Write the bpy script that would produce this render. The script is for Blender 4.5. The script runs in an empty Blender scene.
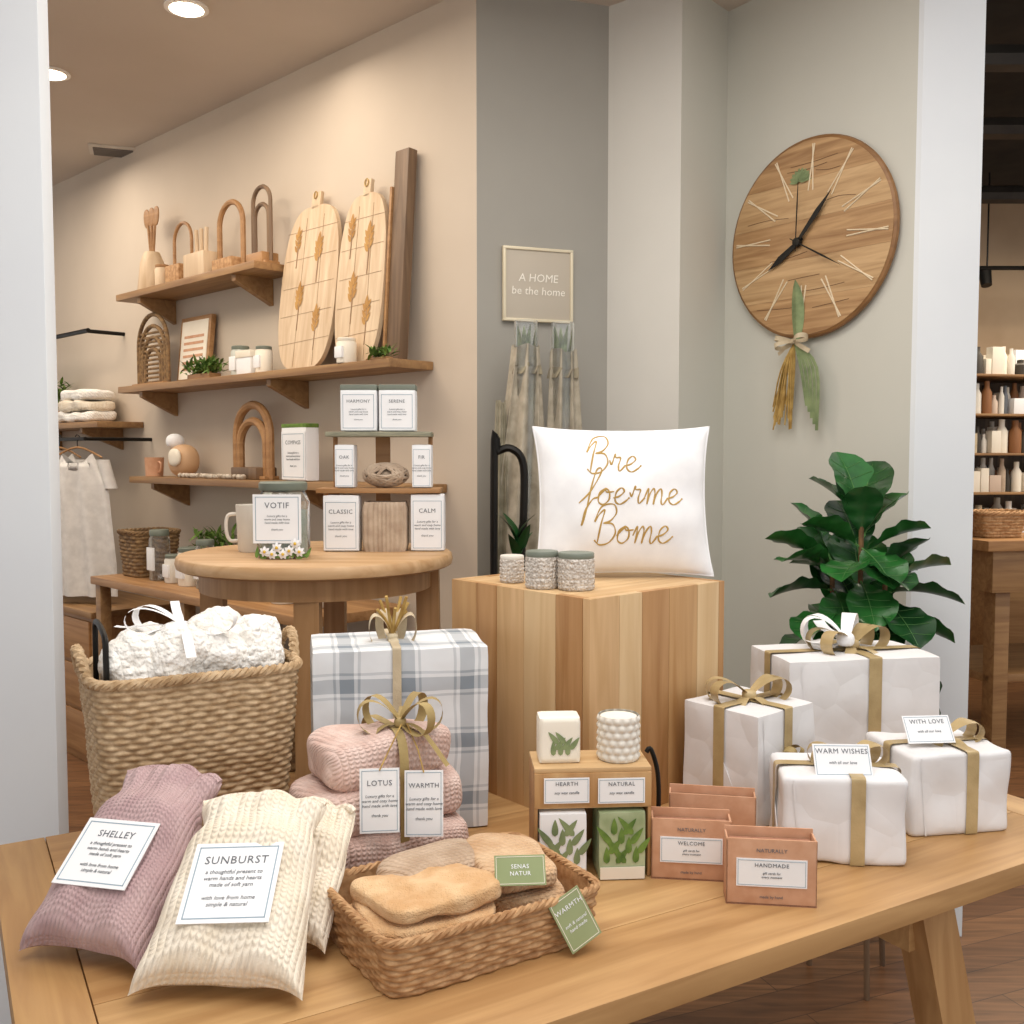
import bpy, math, random
from mathutils import Vector, Matrix, noise
random.seed(4)
S=bpy.context.scene
pi=math.pi
def R(a): return math.radians(a)
def T(x,y,z): return Matrix.Translation((x,y,z))
def RX(a): return Matrix.Rotation(R(a),4,'X')
def RY(a): return Matrix.Rotation(R(a),4,'Y')
def RZ(a): return Matrix.Rotation(R(a),4,'Z')
def C(h):
    h=h.lstrip('#'); v=[int(h[i:i+2],16)/255 for i in (0,2,4)]
    return tuple([(c/12.92 if c<=.04045 else ((c+.055)/1.055)**2.4) for c in v]+[1])
# ---------------------------------------------------------------- materials
def mk(name,c1,c2=None,rough=.6,scale=8,stretch=(1,1,1),bump=0,bscale=60,bdist=.002,metal=0,trans=0,detail=4,lo=.35,hi=.65,emit=0,distort=0,spec=.5,bstretch=None,voro=0,vdist=.004,sheen=0,knit=None):
    m=bpy.data.materials.new(name); m.use_nodes=True; nt=m.node_tree; N=nt.nodes; L=nt.links
    b=N['Principled BSDF']; tc=N.new('ShaderNodeTexCoord'); mp=N.new('ShaderNodeMapping'); mp.inputs['Scale'].default_value=stretch
    L.new(tc.outputs['Object'],mp.inputs['Vector'])
    nz=N.new('ShaderNodeTexNoise'); nz.inputs['Scale'].default_value=scale; nz.inputs['Detail'].default_value=detail; nz.inputs['Distortion'].default_value=distort
    L.new(mp.outputs[0],nz.inputs['Vector'])
    cr=N.new('ShaderNodeValToRGB'); cr.color_ramp.elements[0].position=lo; cr.color_ramp.elements[1].position=hi
    cr.color_ramp.elements[0].color=C(c1); cr.color_ramp.elements[1].color=C(c2 or c1)
    L.new(nz.outputs['Fac'],cr.inputs['Fac']); L.new(cr.outputs['Color'],b.inputs['Base Color'])
    b.inputs['Roughness'].default_value=rough; b.inputs['Metallic'].default_value=metal
    b.inputs['Transmission Weight'].default_value=trans; b.inputs['Specular IOR Level'].default_value=spec
    if sheen: b.inputs['Sheen Weight'].default_value=sheen
    if emit:
        b.inputs['Emission Color'].default_value=C(c1); b.inputs['Emission Strength'].default_value=emit
    last=None
    def mth(op,a,v=None,v2=None):
        n=N.new('ShaderNodeMath'); n.operation=op
        if hasattr(a,'links'): L.new(a,n.inputs[0])
        else: n.inputs[0].default_value=a
        for i,q in((1,v),(2,v2)):
            if q is not None:
                if hasattr(q,'links'): L.new(q,n.inputs[i])
                else: n.inputs[i].default_value=q
        return n.outputs[0]
    def bmp(h,st,dist,last):
        bp=N.new('ShaderNodeBump'); bp.inputs['Strength'].default_value=st; bp.inputs['Distance'].default_value=dist; L.new(h,bp.inputs['Height'])
        if last: L.new(last.outputs[0],bp.inputs['Normal'])
        L.new(bp.outputs[0],b.inputs['Normal']); return bp
    if bump:
        n2=N.new('ShaderNodeTexNoise'); n2.inputs['Scale'].default_value=bscale; n2.inputs['Detail'].default_value=3
        if bstretch:
            m2=N.new('ShaderNodeMapping'); m2.inputs['Scale'].default_value=bstretch; L.new(tc.outputs['Object'],m2.inputs['Vector']); L.new(m2.outputs[0],n2.inputs['Vector'])
        else: L.new(mp.outputs[0],n2.inputs['Vector'])
        last=bmp(n2.outputs['Fac'],bump,bdist,last)
    if voro:
        v=N.new('ShaderNodeTexVoronoi'); v.inputs['Scale'].default_value=voro; L.new(tc.outputs['Object'],v.inputs['Vector'])
        last=bmp(mth('SUBTRACT',1.0,v.outputs['Distance']),.9,vdist,last)
    if knit:
        f,g_,kd=knit
        n3=N.new('ShaderNodeTexNoise'); n3.inputs['Scale'].default_value=14; L.new(tc.outputs['Object'],n3.inputs['Vector'])
        vm=N.new('ShaderNodeVectorMath'); vm.operation='MULTIPLY_ADD'; vm.inputs[1].default_value=(.012,.012,.012); L.new(n3.outputs['Color'],vm.inputs[0]); L.new(tc.outputs['Object'],vm.inputs[2])
        sp=N.new('ShaderNodeSeparateXYZ'); L.new(vm.outputs[0],sp.inputs[0])
        a=mth('MULTIPLY',mth('ADD',sp.outputs[0],mth('MULTIPLY',sp.outputs[1],.35)),f)
        col=mth('ABSOLUTE',mth('SINE',a))
        bb=mth('ADD',mth('MULTIPLY',mth('ADD',sp.outputs[2],sp.outputs[1]),g_),mth('MULTIPLY',col,1.6))
        row=mth('MULTIPLY_ADD',mth('SINE',bb),.5,.5)
        h=mth('MULTIPLY',col,mth('MULTIPLY_ADD',row,.6,.4))
        last=bmp(h,.75,kd,last)
    return m
def wood(name,c1,c2,axis=0,scale=6,rough=.5,bump=.25):
    st=[14,14,14]; st[axis]=1
    return mk(name,c1,c2,rough=rough,scale=scale*.35,stretch=tuple(st),bump=bump,bscale=8,bdist=.001,detail=7,lo=.3,hi=.7,distort=.9)
def fabric(name,c1,c2,bscale=500,bump=.5,voro=0,vdist=.004,knit=None): return mk(name,c1,c2,rough=.95,scale=25,bump=bump,bscale=bscale,bdist=.0015,spec=.1,voro=voro,vdist=vdist,sheen=.1,knit=knit)
W_TAB=[wood('oak_table_%d'%i,a,b,0) for i,(a,b) in enumerate([('#a47a4b','#c59b68'),('#ac8353','#cca470'),('#a17646','#be935f')])]
W_LEG=wood('oak_leg','#a3784a','#c39a68',2)
W_CR=[wood('crate_wood_%d'%i,a,b,2) for i,(a,b) in enumerate([('#bb9564','#d4b084'),('#a07242','#bd9262'),('#c6a374','#dabd92'),('#ab7e4d','#c59e6d')])]
W_TOP=wood('crate_top_wood','#bd9768','#d7b78a',0)
W_RT=wood('round_table_wood','#b58d60','#d0ad84',0)
W_RTL=wood('round_table_leg_wood','#9c744a','#bb9468',2)
W_SH=wood('shelf_wood','#86623f','#a98458',0)
W_BRD=wood('board_wood','#c3a684','#dcc5a6',2)
W_DARK=wood('old_plank','#5d4836','#84694f',2)
W_MID=wood('mid_wood','#94693f','#b58a5c',0)
W_CLK=wood('clock_wood','#936c44','#c09a6c',0,scale=9)
W_CLK2=wood('clock_wood_light','#a78358','#d0ad80',0,scale=9)
WHITE_WALL=mk('white_paint','#e4e9ee','#e8edf1',rough=.8,scale=3,bump=.05,bscale=200)
BEIGE=mk('beige_paint','#c9bbaa','#cfc1b0',rough=.85,scale=2,bump=.05,bscale=200)
GREY_SHADED=mk('shade_toned_grey','#9f9c94','#a5a29a',rough=.85,scale=2,bump=.05,bscale=200)  # alcove wall's shade is put into this darker base grey
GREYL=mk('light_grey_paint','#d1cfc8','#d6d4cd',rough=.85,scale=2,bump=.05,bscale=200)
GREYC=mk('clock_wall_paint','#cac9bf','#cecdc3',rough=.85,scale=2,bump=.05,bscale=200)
CEIL=mk('ceiling_paint','#cdc2b5','#d2c7bb',rough=.9,scale=2)
BLACKC=mk('black_ceiling','#1a1713','#26211b',rough=.9)
WICK=mk('wicker','#a98a64','#cfb490',rough=.7,scale=60,bump=.4,bscale=300,bdist=.001)
WICK2=mk('wicker_tray','#a0744a','#c79f73',rough=.7,scale=60,bump=.4,bscale=300,bdist=.001)
WICKD=mk('dark_wicker','#6a5138','#94764f',rough=.8,scale=60,bump=.4,bscale=300,bdist=.001)
CREAM=fabric('cream_knit','#ecdfc9','#f6ecdb',knit=(330,720,.0036))
MAUVE=fabric('mauve_knit','#b7999b','#caaeae',knit=(440,1000,.0028))
PINK=fabric('pink_knit','#d6b5a9','#e9d0c6',knit=(330,760,.0038))
TAUPE=fabric('taupe_knit','#b89d84','#d0b8a0',knit=(330,760,.004))
TAUPEP=fabric('taupe_plain','#ad9884','#c5b29d')
TAN=fabric('tan_fleece','#d0a577','#e3c197',bscale=260,bump=1.0,voro=420,vdist=.0012)
TANK=fabric('tan_knit','#cda680','#e0c09c',knit=(330,760,.0036))
WOOL=fabric('white_wool','#f4f0e8','#fcfaf6',bscale=180,bump=.9,voro=150,vdist=.0025,knit=(170,380,.0035))
COTTON=fabric('white_cotton','#eeeef0','#f5f5f6',bscale=700,bump=.25)
LINEN=fabric('linen','#a09785','#bbb19f',bscale=600)
SHIRT=fabric('white_shirt','#d9d6d2','#e8e5e1',bscale=400,bump=.3)
PAPER=mk('wrap_paper','#e0dfe0','#eae9eb',rough=.75,scale=6,bump=.35,bscale=10,bdist=.008,voro=14,vdist=.006)
GOLD=mk('gold_ribbon','#a38c60','#c0a97c',rough=.4,scale=15,bump=.2,bscale=300,spec=.6)
BEIGER=mk('beige_ribbon','#b5a487','#cdbea1',rough=.7,scale=15,bump=.4,bscale=300)
OLIVE=mk('olive_ribbon','#957f50','#b09a66',rough=.6,scale=15,bump=.3,bscale=300)
CARD=mk('white_card','#f0f1f3','#f4f5f7',rough=.7)
CARDC=mk('cream_card','#e9e0ce','#efe7d8',rough=.7)
INK=mk('grey_ink','#5f636b','#6a6f76',rough=.8)
INKG=mk('gold_ink','#a9853f','#bb9850',rough=.6)
BLUEB=mk('blue_border','#8fa4b3','#9bafbd',rough=.8)
GREENC=mk('sage_card','#8a9569','#97a177',rough=.8)
KRAFT=mk('terracotta_kraft','#c59473','#d0a283',rough=.85,scale=40)
KRAFTD=mk('terracotta_inside','#a07058','#aa7b62',rough=.85,scale=40)
BLACK=mk('black_metal','#151412','#24211e',rough=.45,metal=.6)
GLASS=mk('clear_glass','#f2f7f5','#ffffff',rough=.04,trans=.95)
LEAF=mk('fiddle_leaf','#1f5023','#2f7030',rough=.28,scale=14,bump=.3,bscale=25,bdist=.004)
LEAFD=mk('leaf_dark','#133a1a','#205224',rough=.3,scale=14)
VEIN=mk('leaf_vein','#4c7c3e','#5a8b4a',rough=.5)
MOSS=mk('moss_green','#4b6a2c','#73903f',rough=.9,scale=40)
SAGE=mk('sage_leaf','#6c7c55','#8b9a6d',rough=.8,scale=30)
STRAW=mk('dried_straw','#9c7a3e','#c3a35f',rough=.9,scale=40)
BEAD=mk('beaded_cover','#b8aea4','#e2dbd2',rough=.7,scale=160,bump=.6,bscale=250,voro=190,vdist=.004)
LID=mk('grey_lid','#6d7468','#7d8478',rough=.5)
STEM=mk('brown_stem','#5a4028','#7a5a38',rough=.8,scale=30)
POT=mk('pot_ceramic','#d9d3c8','#e4dfd5',rough=.5)
WAX=mk('wax','#efe8d8','#f4eee0',rough=.5)
YEL=mk('yellow_center','#d8b23a','#e0bc48',rough=.7)
LAMP=mk('lamp_disc','#fff2dc',None,emit=6)
def tint(n,c): return mk(n,c,None,rough=.6)
# ---------------------------------------------------------------- mesh helpers
def link(o,par=None):
    S.collection.objects.link(o)
    if par: o.parent=par
    return o
def G(name,loc=(0,0,0),rz=0):
    e=bpy.data.objects.new(name,None); e.empty_display_size=.05; e.location=loc; e.rotation_euler=(0,0,R(rz)); return link(e)
def part(par,name,V,F,mat,M=None,ang=40,keep=False):
    me=bpy.data.meshes.new(name); me.from_pydata([tuple(v) for v in V],[],F)
    if M is not None and not keep: me.transform(M)
    me.materials.append(mat); me.validate(); me.update()
    for p in me.polygons: p.use_smooth=True
    me.set_sharp_from_angle(angle=R(ang))
    o=link(bpy.data.objects.new(name,me),par)
    if keep and M is not None: o.matrix_local=M
    return o
def bx(x0,x1,y0,y1,z0,z1,b=0):
    V=[];F=[]
    if b<=0:
        V=[(x,y,z) for x in(x0,x1) for y in(y0,y1) for z in(z0,z1)]
        F=[(0,1,3,2),(4,6,7,5),(0,4,5,1),(2,3,7,6),(0,2,6,4),(1,5,7,3)]
        return V,F
    import bmesh
    bm=bmesh.new(); bmesh.ops.create_cube(bm,size=1)
    for v in bm.verts: v.co=Vector(((x0+x1)/2+v.co.x*(x1-x0),(y0+y1)/2+v.co.y*(y1-y0),(z0+z1)/2+v.co.z*(z1-z0)))
    bmesh.ops.bevel(bm,geom=bm.edges[:],offset=b,segments=2,affect='EDGES',profile=.6)
    bm.verts.index_update()
    V=[v.co.copy() for v in bm.verts]; F=[tuple(v.index for v in f.verts) for f in bm.faces]; bm.free(); return V,F
def box(par,name,x0,x1,y0,y1,z0,z1,mat,b=.002,M=None): 
    V,F=bx(x0,x1,y0,y1,z0,z1,b); return part(par,name,V,F,mat,M,30)
def merge(lst):
    V=[];F=[]
    for v,f in lst:
        o=len(V); V+=list(v); F+=[tuple(i+o for i in q) for q in f]
    return V,F
def xf(M,vf): return ([M@Vector(v) for v in vf[0]],vf[1])
def lat(prof,seg=32,sq=None):
    V=[];F=[]
    for r,z in prof:
        for i in range(seg):
            a=2*pi*i/seg; V.append((r*math.cos(a),r*math.sin(a),z))
    for j in range(len(prof)-1):
        for i in range(seg):
            k=(i+1)%seg; F.append((j*seg+i,j*seg+k,(j+1)*seg+k,(j+1)*seg+i))
    F.append(tuple(range(seg-1,-1,-1))); n=(len(prof)-1)*seg; F.append(tuple(n+i for i in range(seg)))
    return V,F
def lathe(par,name,prof,mat,M=None,seg=32):
    V,F=lat(prof,seg); return part(par,name,V,F,mat,M)
def tb(pts,r,seg=8,cyc=False,flat=1.0):
    P=[Vector(p) for p in pts]; n=len(P); V=[];F=[]
    rr=r if isinstance(r,(list,tuple)) else [r]*n
    def tan(i):
        if cyc: return (P[(i+1)%n]-P[i-1]).normalized()
        return (P[min(i+1,n-1)]-P[max(i-1,0)]).normalized()
    t=tan(0); u=t.orthogonal().normalized()
    for i in range(n):
        t2=tan(i); u=(u-t2*u.dot(t2))
        u=u.normalized() if u.length>1e-6 else t2.orthogonal().normalized()
        w=t2.cross(u)
        for k in range(seg):
            a=2*pi*k/seg; o=(u*math.cos(a)+w*math.sin(a))*rr[i]; o.y*=flat; V.append(P[i]+o)
    for i in range(n if cyc else n-1):
        j=(i+1)%n
        for k in range(seg):
            l=(k+1)%seg; F.append((i*seg+k,i*seg+l,j*seg+l,j*seg+k))
    if not cyc:
        F.append(tuple(range(seg-1,-1,-1))); F.append(tuple((n-1)*seg+k for k in range(seg)))
    return V,F
def tube(par,name,pts,r,mat,M=None,seg=8,cyc=False):
    V,F=tb(pts,r,seg,cyc); return part(par,name,V,F,mat,M)
def gr(fn,nu,nv,cu=False):
    V=[];F=[]
    for j in range(nv+1):
        for i in range(nu if cu else nu+1): V.append(fn(i/nu,j/nv))
    w=nu if cu else nu+1
    for j in range(nv):
        for i in range(nu):
            k=(i+1)%w if cu else i+1
            F.append((j*w+i,j*w+k,(j+1)*w+k,(j+1)*w+i))
    return V,F
def surf(par,name,fn,nu,nv,mat,M=None,cu=False,ang=60):
    V,F=gr(fn,nu,nv,cu); return part(par,name,V,F,mat,M,ang)
def rib(pts,w,ax):
    n=len(pts); ax=Vector(ax)
    ww=w if isinstance(w,(list,tuple)) else [w]*n
    V=[];F=[]
    for i,p in enumerate(pts):
        p=Vector(p); V+=[p-ax*ww[i]/2,p,p+ax*ww[i]/2]
    for i in range(n-1):
        F+=[(3*i,3*i+1,3*i+4,3*i+3),(3*i+1,3*i+2,3*i+5,3*i+4)]
    return V,F
def cat(pts,n=6):
    P=[Vector(p) for p in pts]; out=[]
    for i in range(len(P)-1):
        p0=P[max(i-1,0)];p1=P[i];p2=P[i+1];p3=P[min(i+2,len(P)-1)]
        for k in range(n):
            t=k/n; out.append(.5*((2*p1)+(p2-p0)*t+(2*p0-5*p1+4*p2-p3)*t*t+(3*p1-p0-3*p2+p3)*t**3))
    out.append(P[-1]); return out
def sb(size,k=8,n=12,na=0,ns=8,seed=0,fn=None):
    d={};V=[];F=[]
    def vid(p):
        key=(round(p[0],5),round(p[1],5),round(p[2],5))
        if key in d: return d[key]
        q=Vector(p); s=(abs(q.x)**k+abs(q.y)**k+abs(q.z)**k)**(1/k); q/=s
        r=Vector((q.x*size[0]/2,q.y*size[1]/2,q.z*size[2]/2))
        nn=q.normalized()
        if na:
            dd=na*noise.noise(r*ns+Vector((seed,seed*2.3,0)))
            if q.z<-.9: dd=min(dd,0)
            r+=nn*dd
        if fn: r+=nn*fn(r,q)
        r.z+=size[2]/2; d[key]=len(V); V.append(r); return d[key]
    def lin(i): return math.tan((2*i/n-1)*pi/4)
    for ax in range(3):
        for sg in(-1,1):
            for i in range(n):
                for j in range(n):
                    c=[]
                    for (a,b) in((i,j),(i+1,j),(i+1,j+1),(i,j+1)):
                        p=[0,0,0]; p[ax]=sg; p[(ax+1)%3]=lin(a); p[(ax+2)%3]=lin(b); c.append(vid(p))
                    F.append(tuple(c if sg>0 else c[::-1]))
    return V,F
def soft(par,name,size,mat,M=None,**kw):
    V,F=sb(size,**kw); return part(par,name,V,F,mat,M,70)
def text(par,name,body,size,mat,M,shear=.0,sp=1.0):
    cu=bpy.data.curves.new(name,'FONT'); cu.body=body; cu.size=size; cu.align_x='CENTER'; cu.align_y='CENTER'
    cu.resolution_u=2; cu.extrude=.00015; cu.shear=shear; cu.space_character=sp; cu.space_line=1.15; cu.materials.append(mat)
    o=bpy.data.objects.new(name,cu); link(o,par); o.matrix_local=M@RX(90); return o
BODY="Luxury gifts for a\nwarm and cozy home\nhand made with love\n\nthank you"
def label(par,name,w,h,M,title='JOURNEY',body=BODY,bg=None,edge=None,ink=None,ts=.13,bs=.07,frame=True):
    bg=bg or CARD; edge=edge or BLUEB; ink=ink or INK
    box(par,name,-w/2,w/2,-.0008,.0008,-h/2,h/2,bg,0,M)
    if frame:
        m=.05*min(w,h); t=.012*min(w,h)+.0002; y0,y1=-.0012,-.0007; a=w/2-m; c=h/2-m
        part(par,name+'_border',*merge([bx(-a,a,y0,y1,c-t,c),bx(-a,a,y0,y1,-c,-c+t),bx(-a,-a+t,y0,y1,-c,c),bx(a-t,a,y0,y1,-c,c)]),edge,M)
    if title: text(par,name+'_title',title,h*ts,ink,M@T(0,-.0013,h*.27 if body else 0),.0,1.1)
    if body: text(par,name+'_text',body,h*bs,ink,M@T(0,-.0013,-h*.08),.2)
def perim(a,b,n=6,res=400):
    P=[]
    for i in range(res):
        t=2*pi*i/res; c=math.cos(t);s=math.sin(t)
        P.append(Vector((a*math.copysign(abs(c)**(2/n),c),b*math.copysign(abs(s)**(2/n),s),0)))
    return P
def resamp(P,n):
    L=[0]
    m=len(P)
    for i in range(m): L.append(L[-1]+(P[(i+1)%m]-P[i]).length)
    out=[];j=0
    for i in range(n):
        s=L[-1]*i/n
        while L[j+1]<s: j+=1
        f=(s-L[j])/max(L[j+1]-L[j],1e-9); out.append(P[j].lerp(P[(j+1)%m],f))
    return out
def wicker(par,a0,b0,a1,b1,h,rows,cols,mat,amp=.006,n=6,su=6,sv=6,rim=.008):
    cols+=cols%2
    nu=cols*su; nv=rows*sv
    B=resamp(perim(a0,b0,n),nu); Tt=resamp(perim(a1,b1,n),nu)
    def fn(u,v):
        i=int(round(u*nu))%nu; p=B[i].lerp(Tt[i],v)
        nr=Vector((p.x/(a0*a0),p.y/(b0*b0),0)).normalized()
        rr=v*rows; r=min(int(rr),rows-1); fr=rr-r; ph=(u*cols+(r%2))*pi
        d=amp*(abs(math.sin(pi*fr))**.6)*(.3+.7*(.5+.5*math.cos(ph)))
        d+=.003*noise.noise(Vector((p.x*12,p.y*12,v*5)))
        q=p+nr*d; return Vector((q.x,q.y,v*h+.002*noise.noise(p*25+Vector((0,0,v*9)))*min(1,v*8)))
    surf(par,'woven_wall',fn,nu,nv,mat,None,True,180)
    def fi(u,v):
        i=int(round(u*60))%60; k=int(i*nu/60); p=B[k].lerp(Tt[k],v)*.965; return Vector((p.x,p.y,v*h))
    surf(par,'inner_wall',fi,60,4,mat,None,True)
    q=[p*.98 for p in resamp(perim(a0,b0,n),60)]
    part(par,'base',[(p.x,p.y,.001) for p in q]+[(p.x,p.y,.008) for p in q],[tuple(range(60)),tuple(range(60,120))]+[(i,(i+1)%60,60+(i+1)%60,60+i) for i in range(60)],mat)
    Q=resamp(perim(a1,b1,n),cols*8); L=[]
    for k in range(3):
        pts=[]
        for i,p in enumerate(Q):
            ph=2*pi*i/16+k*2*pi/3; nr=p.normalized(); pts.append(p+nr*math.cos(ph)*rim*.55+Vector((0,0,h+math.sin(ph)*rim*.55)))
        L.append(tb(pts,rim*.62,6,True))
    part(par,'braided_rim',*merge(L),mat)
def loopbow(par,name,M,L,H,w,mat,angs=(0,180),tails=((20,-.6),(160,-.6)),knot=True,tl=1.2,droop=0):
    parts=[]
    for a in angs:
        pts=[];ws=[]
        for i in range(25):
            t=i/24; x=L*(1-math.cos(2*pi*t))/2; z=H*math.sin(2*pi*t)*math.sin(pi*t)+H*.55*math.sin(pi*t)-droop*(x/L)**2*H
            pts.append(RZ(a)@Vector((x,0,z))); ws.append(w*(.45+.6*math.sin(pi*t)))
        parts.append(rib(pts,ws,RZ(a)@Vector((0,1,0))))
    for a,dz in tails:
        pts=[];ws=[]
        for i in range(13):
            t=i/12; x=L*tl*t; z=dz*H*t*t+H*.25*math.sin(t*5)*.6
            pts.append(RZ(a)@Vector((x,.0,z))); ws.append(w*(.5+.4*min(1,t*2)))
        parts.append(rib(pts,ws,RZ(a)@Vector((0,1,0))))
    part(par,name,*merge(parts),mat,M,80)
    if knot: soft(par,name+'_knot',(w*1.1,w*1.1,w*.9),mat,M@T(0,0,-w*.25),k=3,n=6)
def seloop(hw,hz,off,k,plane,pos,w,n=96):
    pts=[]
    for i in range(n+1):
        a=2*pi*i/n; c=math.cos(a); s=math.sin(a)
        y=(hw+off)*math.copysign(abs(c)**(2/k),c); z=hz+(hz+off)*math.copysign(abs(s)**(2/k),s)
        z=max(z,.0015)
        pts.append((pos,y,z) if plane=='x' else (y,pos,z))
    return rib(pts,w,(1,0,0) if plane=='x' else (0,1,0))
def leafg(L,Wd,curl=.3,cup=.15,ob=.6,nu=6,nv=10,wave=.0):
    def fn(u,v):
        s=(u-.5)*2; prof=(math.sin(pi*min(1,max(0,v**ob)))**.75)*(1) if 0<v<1 else 0.02
        x=s*Wd/2*prof; y=v*L; z=-curl*L*v*v+cup*Wd*abs(s)*prof+wave*math.sin(v*18+s*2)*Wd*abs(s)
        return Vector((x,y,z))
    return gr(fn,nu,nv)
# ================================================================= ROOM
def wallseg(name,p,q,z0,z1,mat,th=.1,side=1):
    p=Vector((p[0],p[1],0)); q=Vector((q[0],q[1],0)); d=(q-p).normalized(); n=Vector((-d.y,d.x,0))*th*side
    V=[]
    for z in(z0,z1):
        for k in(p,q,q+n,p+n): V.append((k.x,k.y,z))
    part(None,name,V,[(0,1,2,3),(4,7,6,5),(0,4,5,1),(1,5,6,2),(2,6,7,3),(3,7,4,0)],mat)
C0=(-.118,3.38); dW=Vector((-.717,.697,0)); nW=Vector((-.697,-.717,0))
def WP(t,dep,z): 
    v=Vector((C0[0],C0[1],0))+dW*t+nW*dep; return (v.x,v.y,z)
WR=-44.2
far=WP(6.2,0,0)
E=(.335,3.535); D=(.558,3.35); B=(.757,3.575); A=(1.196,2.97); A2=(1.358,2.93)
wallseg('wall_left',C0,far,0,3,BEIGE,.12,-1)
wallseg('wall_alcove',C0,E,0,3,GREY_SHADED,.12,1)
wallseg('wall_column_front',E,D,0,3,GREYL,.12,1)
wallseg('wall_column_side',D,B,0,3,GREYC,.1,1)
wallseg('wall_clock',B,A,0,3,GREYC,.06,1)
part(None,'wall_pillar_right',*bx(0,1,0,1,0,3),WHITE_WALL,Matrix(((A2[0]-A[0]-.001,-.36,0,A[0]+.001),(A2[1]-A[1],.52,0,A[1]-.002),(0,0,1,0),(0,0,0,1))))
box(None,'wall_pillar_left',-3.6,-.998,2.15,2.2,0,3,WHITE_WALL,.003)
# floor planks
m=bpy.data.materials.new('floor_planks'); m.use_nodes=True; nt=m.node_tree; N=nt.nodes; L=nt.links
b=N['Principled BSDF']; tc=N.new('ShaderNodeTexCoord'); mp=N.new('ShaderNodeMapping'); mp.inputs['Rotation'].default_value=(0,0,R(-22))
L.new(tc.outputs['Object'],mp.inputs['Vector']); br=N.new('ShaderNodeTexBrick'); L.new(mp.outputs[0],br.inputs['Vector'])
br.inputs['Color1'].default_value=C('#8e6745'); br.inputs['Color2'].default_value=C('#735036'); br.inputs['Mortar'].default_value=C('#4a3225')
br.inputs['Scale'].default_value=1; br.inputs['Brick Width'].default_value=1.1; br.inputs['Row Height'].default_value=.12; br.inputs['Mortar Size'].default_value=.0015
mp2=N.new('ShaderNodeMapping'); mp2.inputs['Rotation'].default_value=(0,0,R(-22)); mp2.inputs['Scale'].default_value=(1.5,18,1); L.new(tc.outputs['Object'],mp2.inputs['Vector'])
nz=N.new('ShaderNodeTexNoise'); nz.inputs['Scale'].default_value=2.5; nz.inputs['Detail'].default_value=6; nz.inputs['Distortion'].default_value=.8; L.new(mp2.outputs[0],nz.inputs['Vector'])
cr=N.new('ShaderNodeValToRGB'); cr.color_ramp.elements[0].position=.3; cr.color_ramp.elements[1].position=.7; cr.color_ramp.elements[0].color=(.45,.4,.36,1); cr.color_ramp.elements[1].color=(1.25,1.2,1.15,1); L.new(nz.outputs['Fac'],cr.inputs['Fac'])
mx=N.new('ShaderNodeMix'); mx.data_type='RGBA'; mx.blend_type='MULTIPLY'; mx.inputs[0].default_value=.9
L.new(br.outputs['Color'],mx.inputs[6]); L.new(cr.outputs['Color'],mx.inputs[7]); L.new(mx.outputs[2],b.inputs['Base Color']); b.inputs['Roughness'].default_value=.35
box(None,'floor',-7,8,-2,10,-.05,0,m,0)
part(None,'ceiling',[(-7,-2,3),(1.3,-2,3),(1.3,3.0,3),(.9,3.9,3),(.9,10,3),(-7,10,3),(-7,-2,3.08),(1.3,-2,3.08),(1.3,3.0,3.08),(.9,3.9,3.08),(.9,10,3.08),(-7,10,3.08)],
 [(5,4,3,2,1,0),(6,7,8,9,10,11)]+[(i,(i+1)%6,6+(i+1)%6,6+i) for i in range(6)],CEIL)
part(None,'ceiling_right',*bx(1.3,8,2.9,10,3.4,3.45),BLACKC)
wallseg('wall_back_right',(1.0,7.8),(8,7.8),0,3.4,mk('warm_back_wall','#c4a98a','#d4bb9c',rough=.9,scale=2),.1,1)
wallseg('wall_back_left',(-7,9.0),(.9,9.0),0,3,BEIGE,.1,1)
for (x,y) in [(-1.127,3.54),(-1.87,4.13)]:
    g=G('recessed_downlight',(x,y,3.0))
    lathe(g,'trim_ring',[(.001,-.001),(.075,-.001),(.075,-.007),(.062,-.009),(.001,-.009)],tint('ring','#f4f0ea'))
    lathe(g,'lamp_lens',[(.001,-.010),(.058,-.010),(.045,-.016),(.001,-.018)],LAMP)
g=G('ceiling_air_vent',(-2.0,5.16,3.0),20)
box(g,'vent_frame',-.14,.14,-.08,.08,-.012,0,tint('vent','#d8d0c4'))
part(g,'louvres',*merge([bx(-.12,.12,-.06+i*.022,-.05+i*.022,-.02,-.01) for i in range(6)]),tint('ventd','#77706a'))
# ================================================================= FRONT TABLE
g=G('wooden_display_table',(-.45,.907,0),30)
LT,WT=1.84,.973; e=0
for i in range(6):
    y0=i*WT/6; y1=(i+1)*WT/6-.001
    box(g,'top_plank_%d'%i,.09,LT-.09,y0,y1,.712,.75,W_TAB[i%3],.0015)
for k,(a,c) in enumerate([(0,.0885),(LT-.0885,LT)]):
    box(g,'end_board_%d'%k,a,c,0,WT-.001,.712,.75,wood('end_grain_%d'%k,'#a47a4b','#c19863',1),.002)
box(g,'apron_front',.12,LT-.12,.1,.125,.655,.712,W_TAB[0],.002); box(g,'apron_back',.12,LT-.12,WT-.125,WT-.1,.655,.712,W_TAB[0],.002)
def leg(par,name,p,q,w,d,mat):
    V=[];
    for (c,z) in((q,0),(p,1)):
        for sx,sy in((-1,-1),(1,-1),(1,1),(-1,1)): V.append((c[0]+sx*w/2,c[1]+sy*d/2,c[2]))
    part(par,name,V,[(0,3,2,1),(4,5,6,7),(0,1,5,4),(1,2,6,5),(2,3,7,6),(3,0,4,7)],mat)
leg(g,'leg_front_right',(1.36,.07,.712),(1.49,.0,0),.08,.06,W_LEG)
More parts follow.
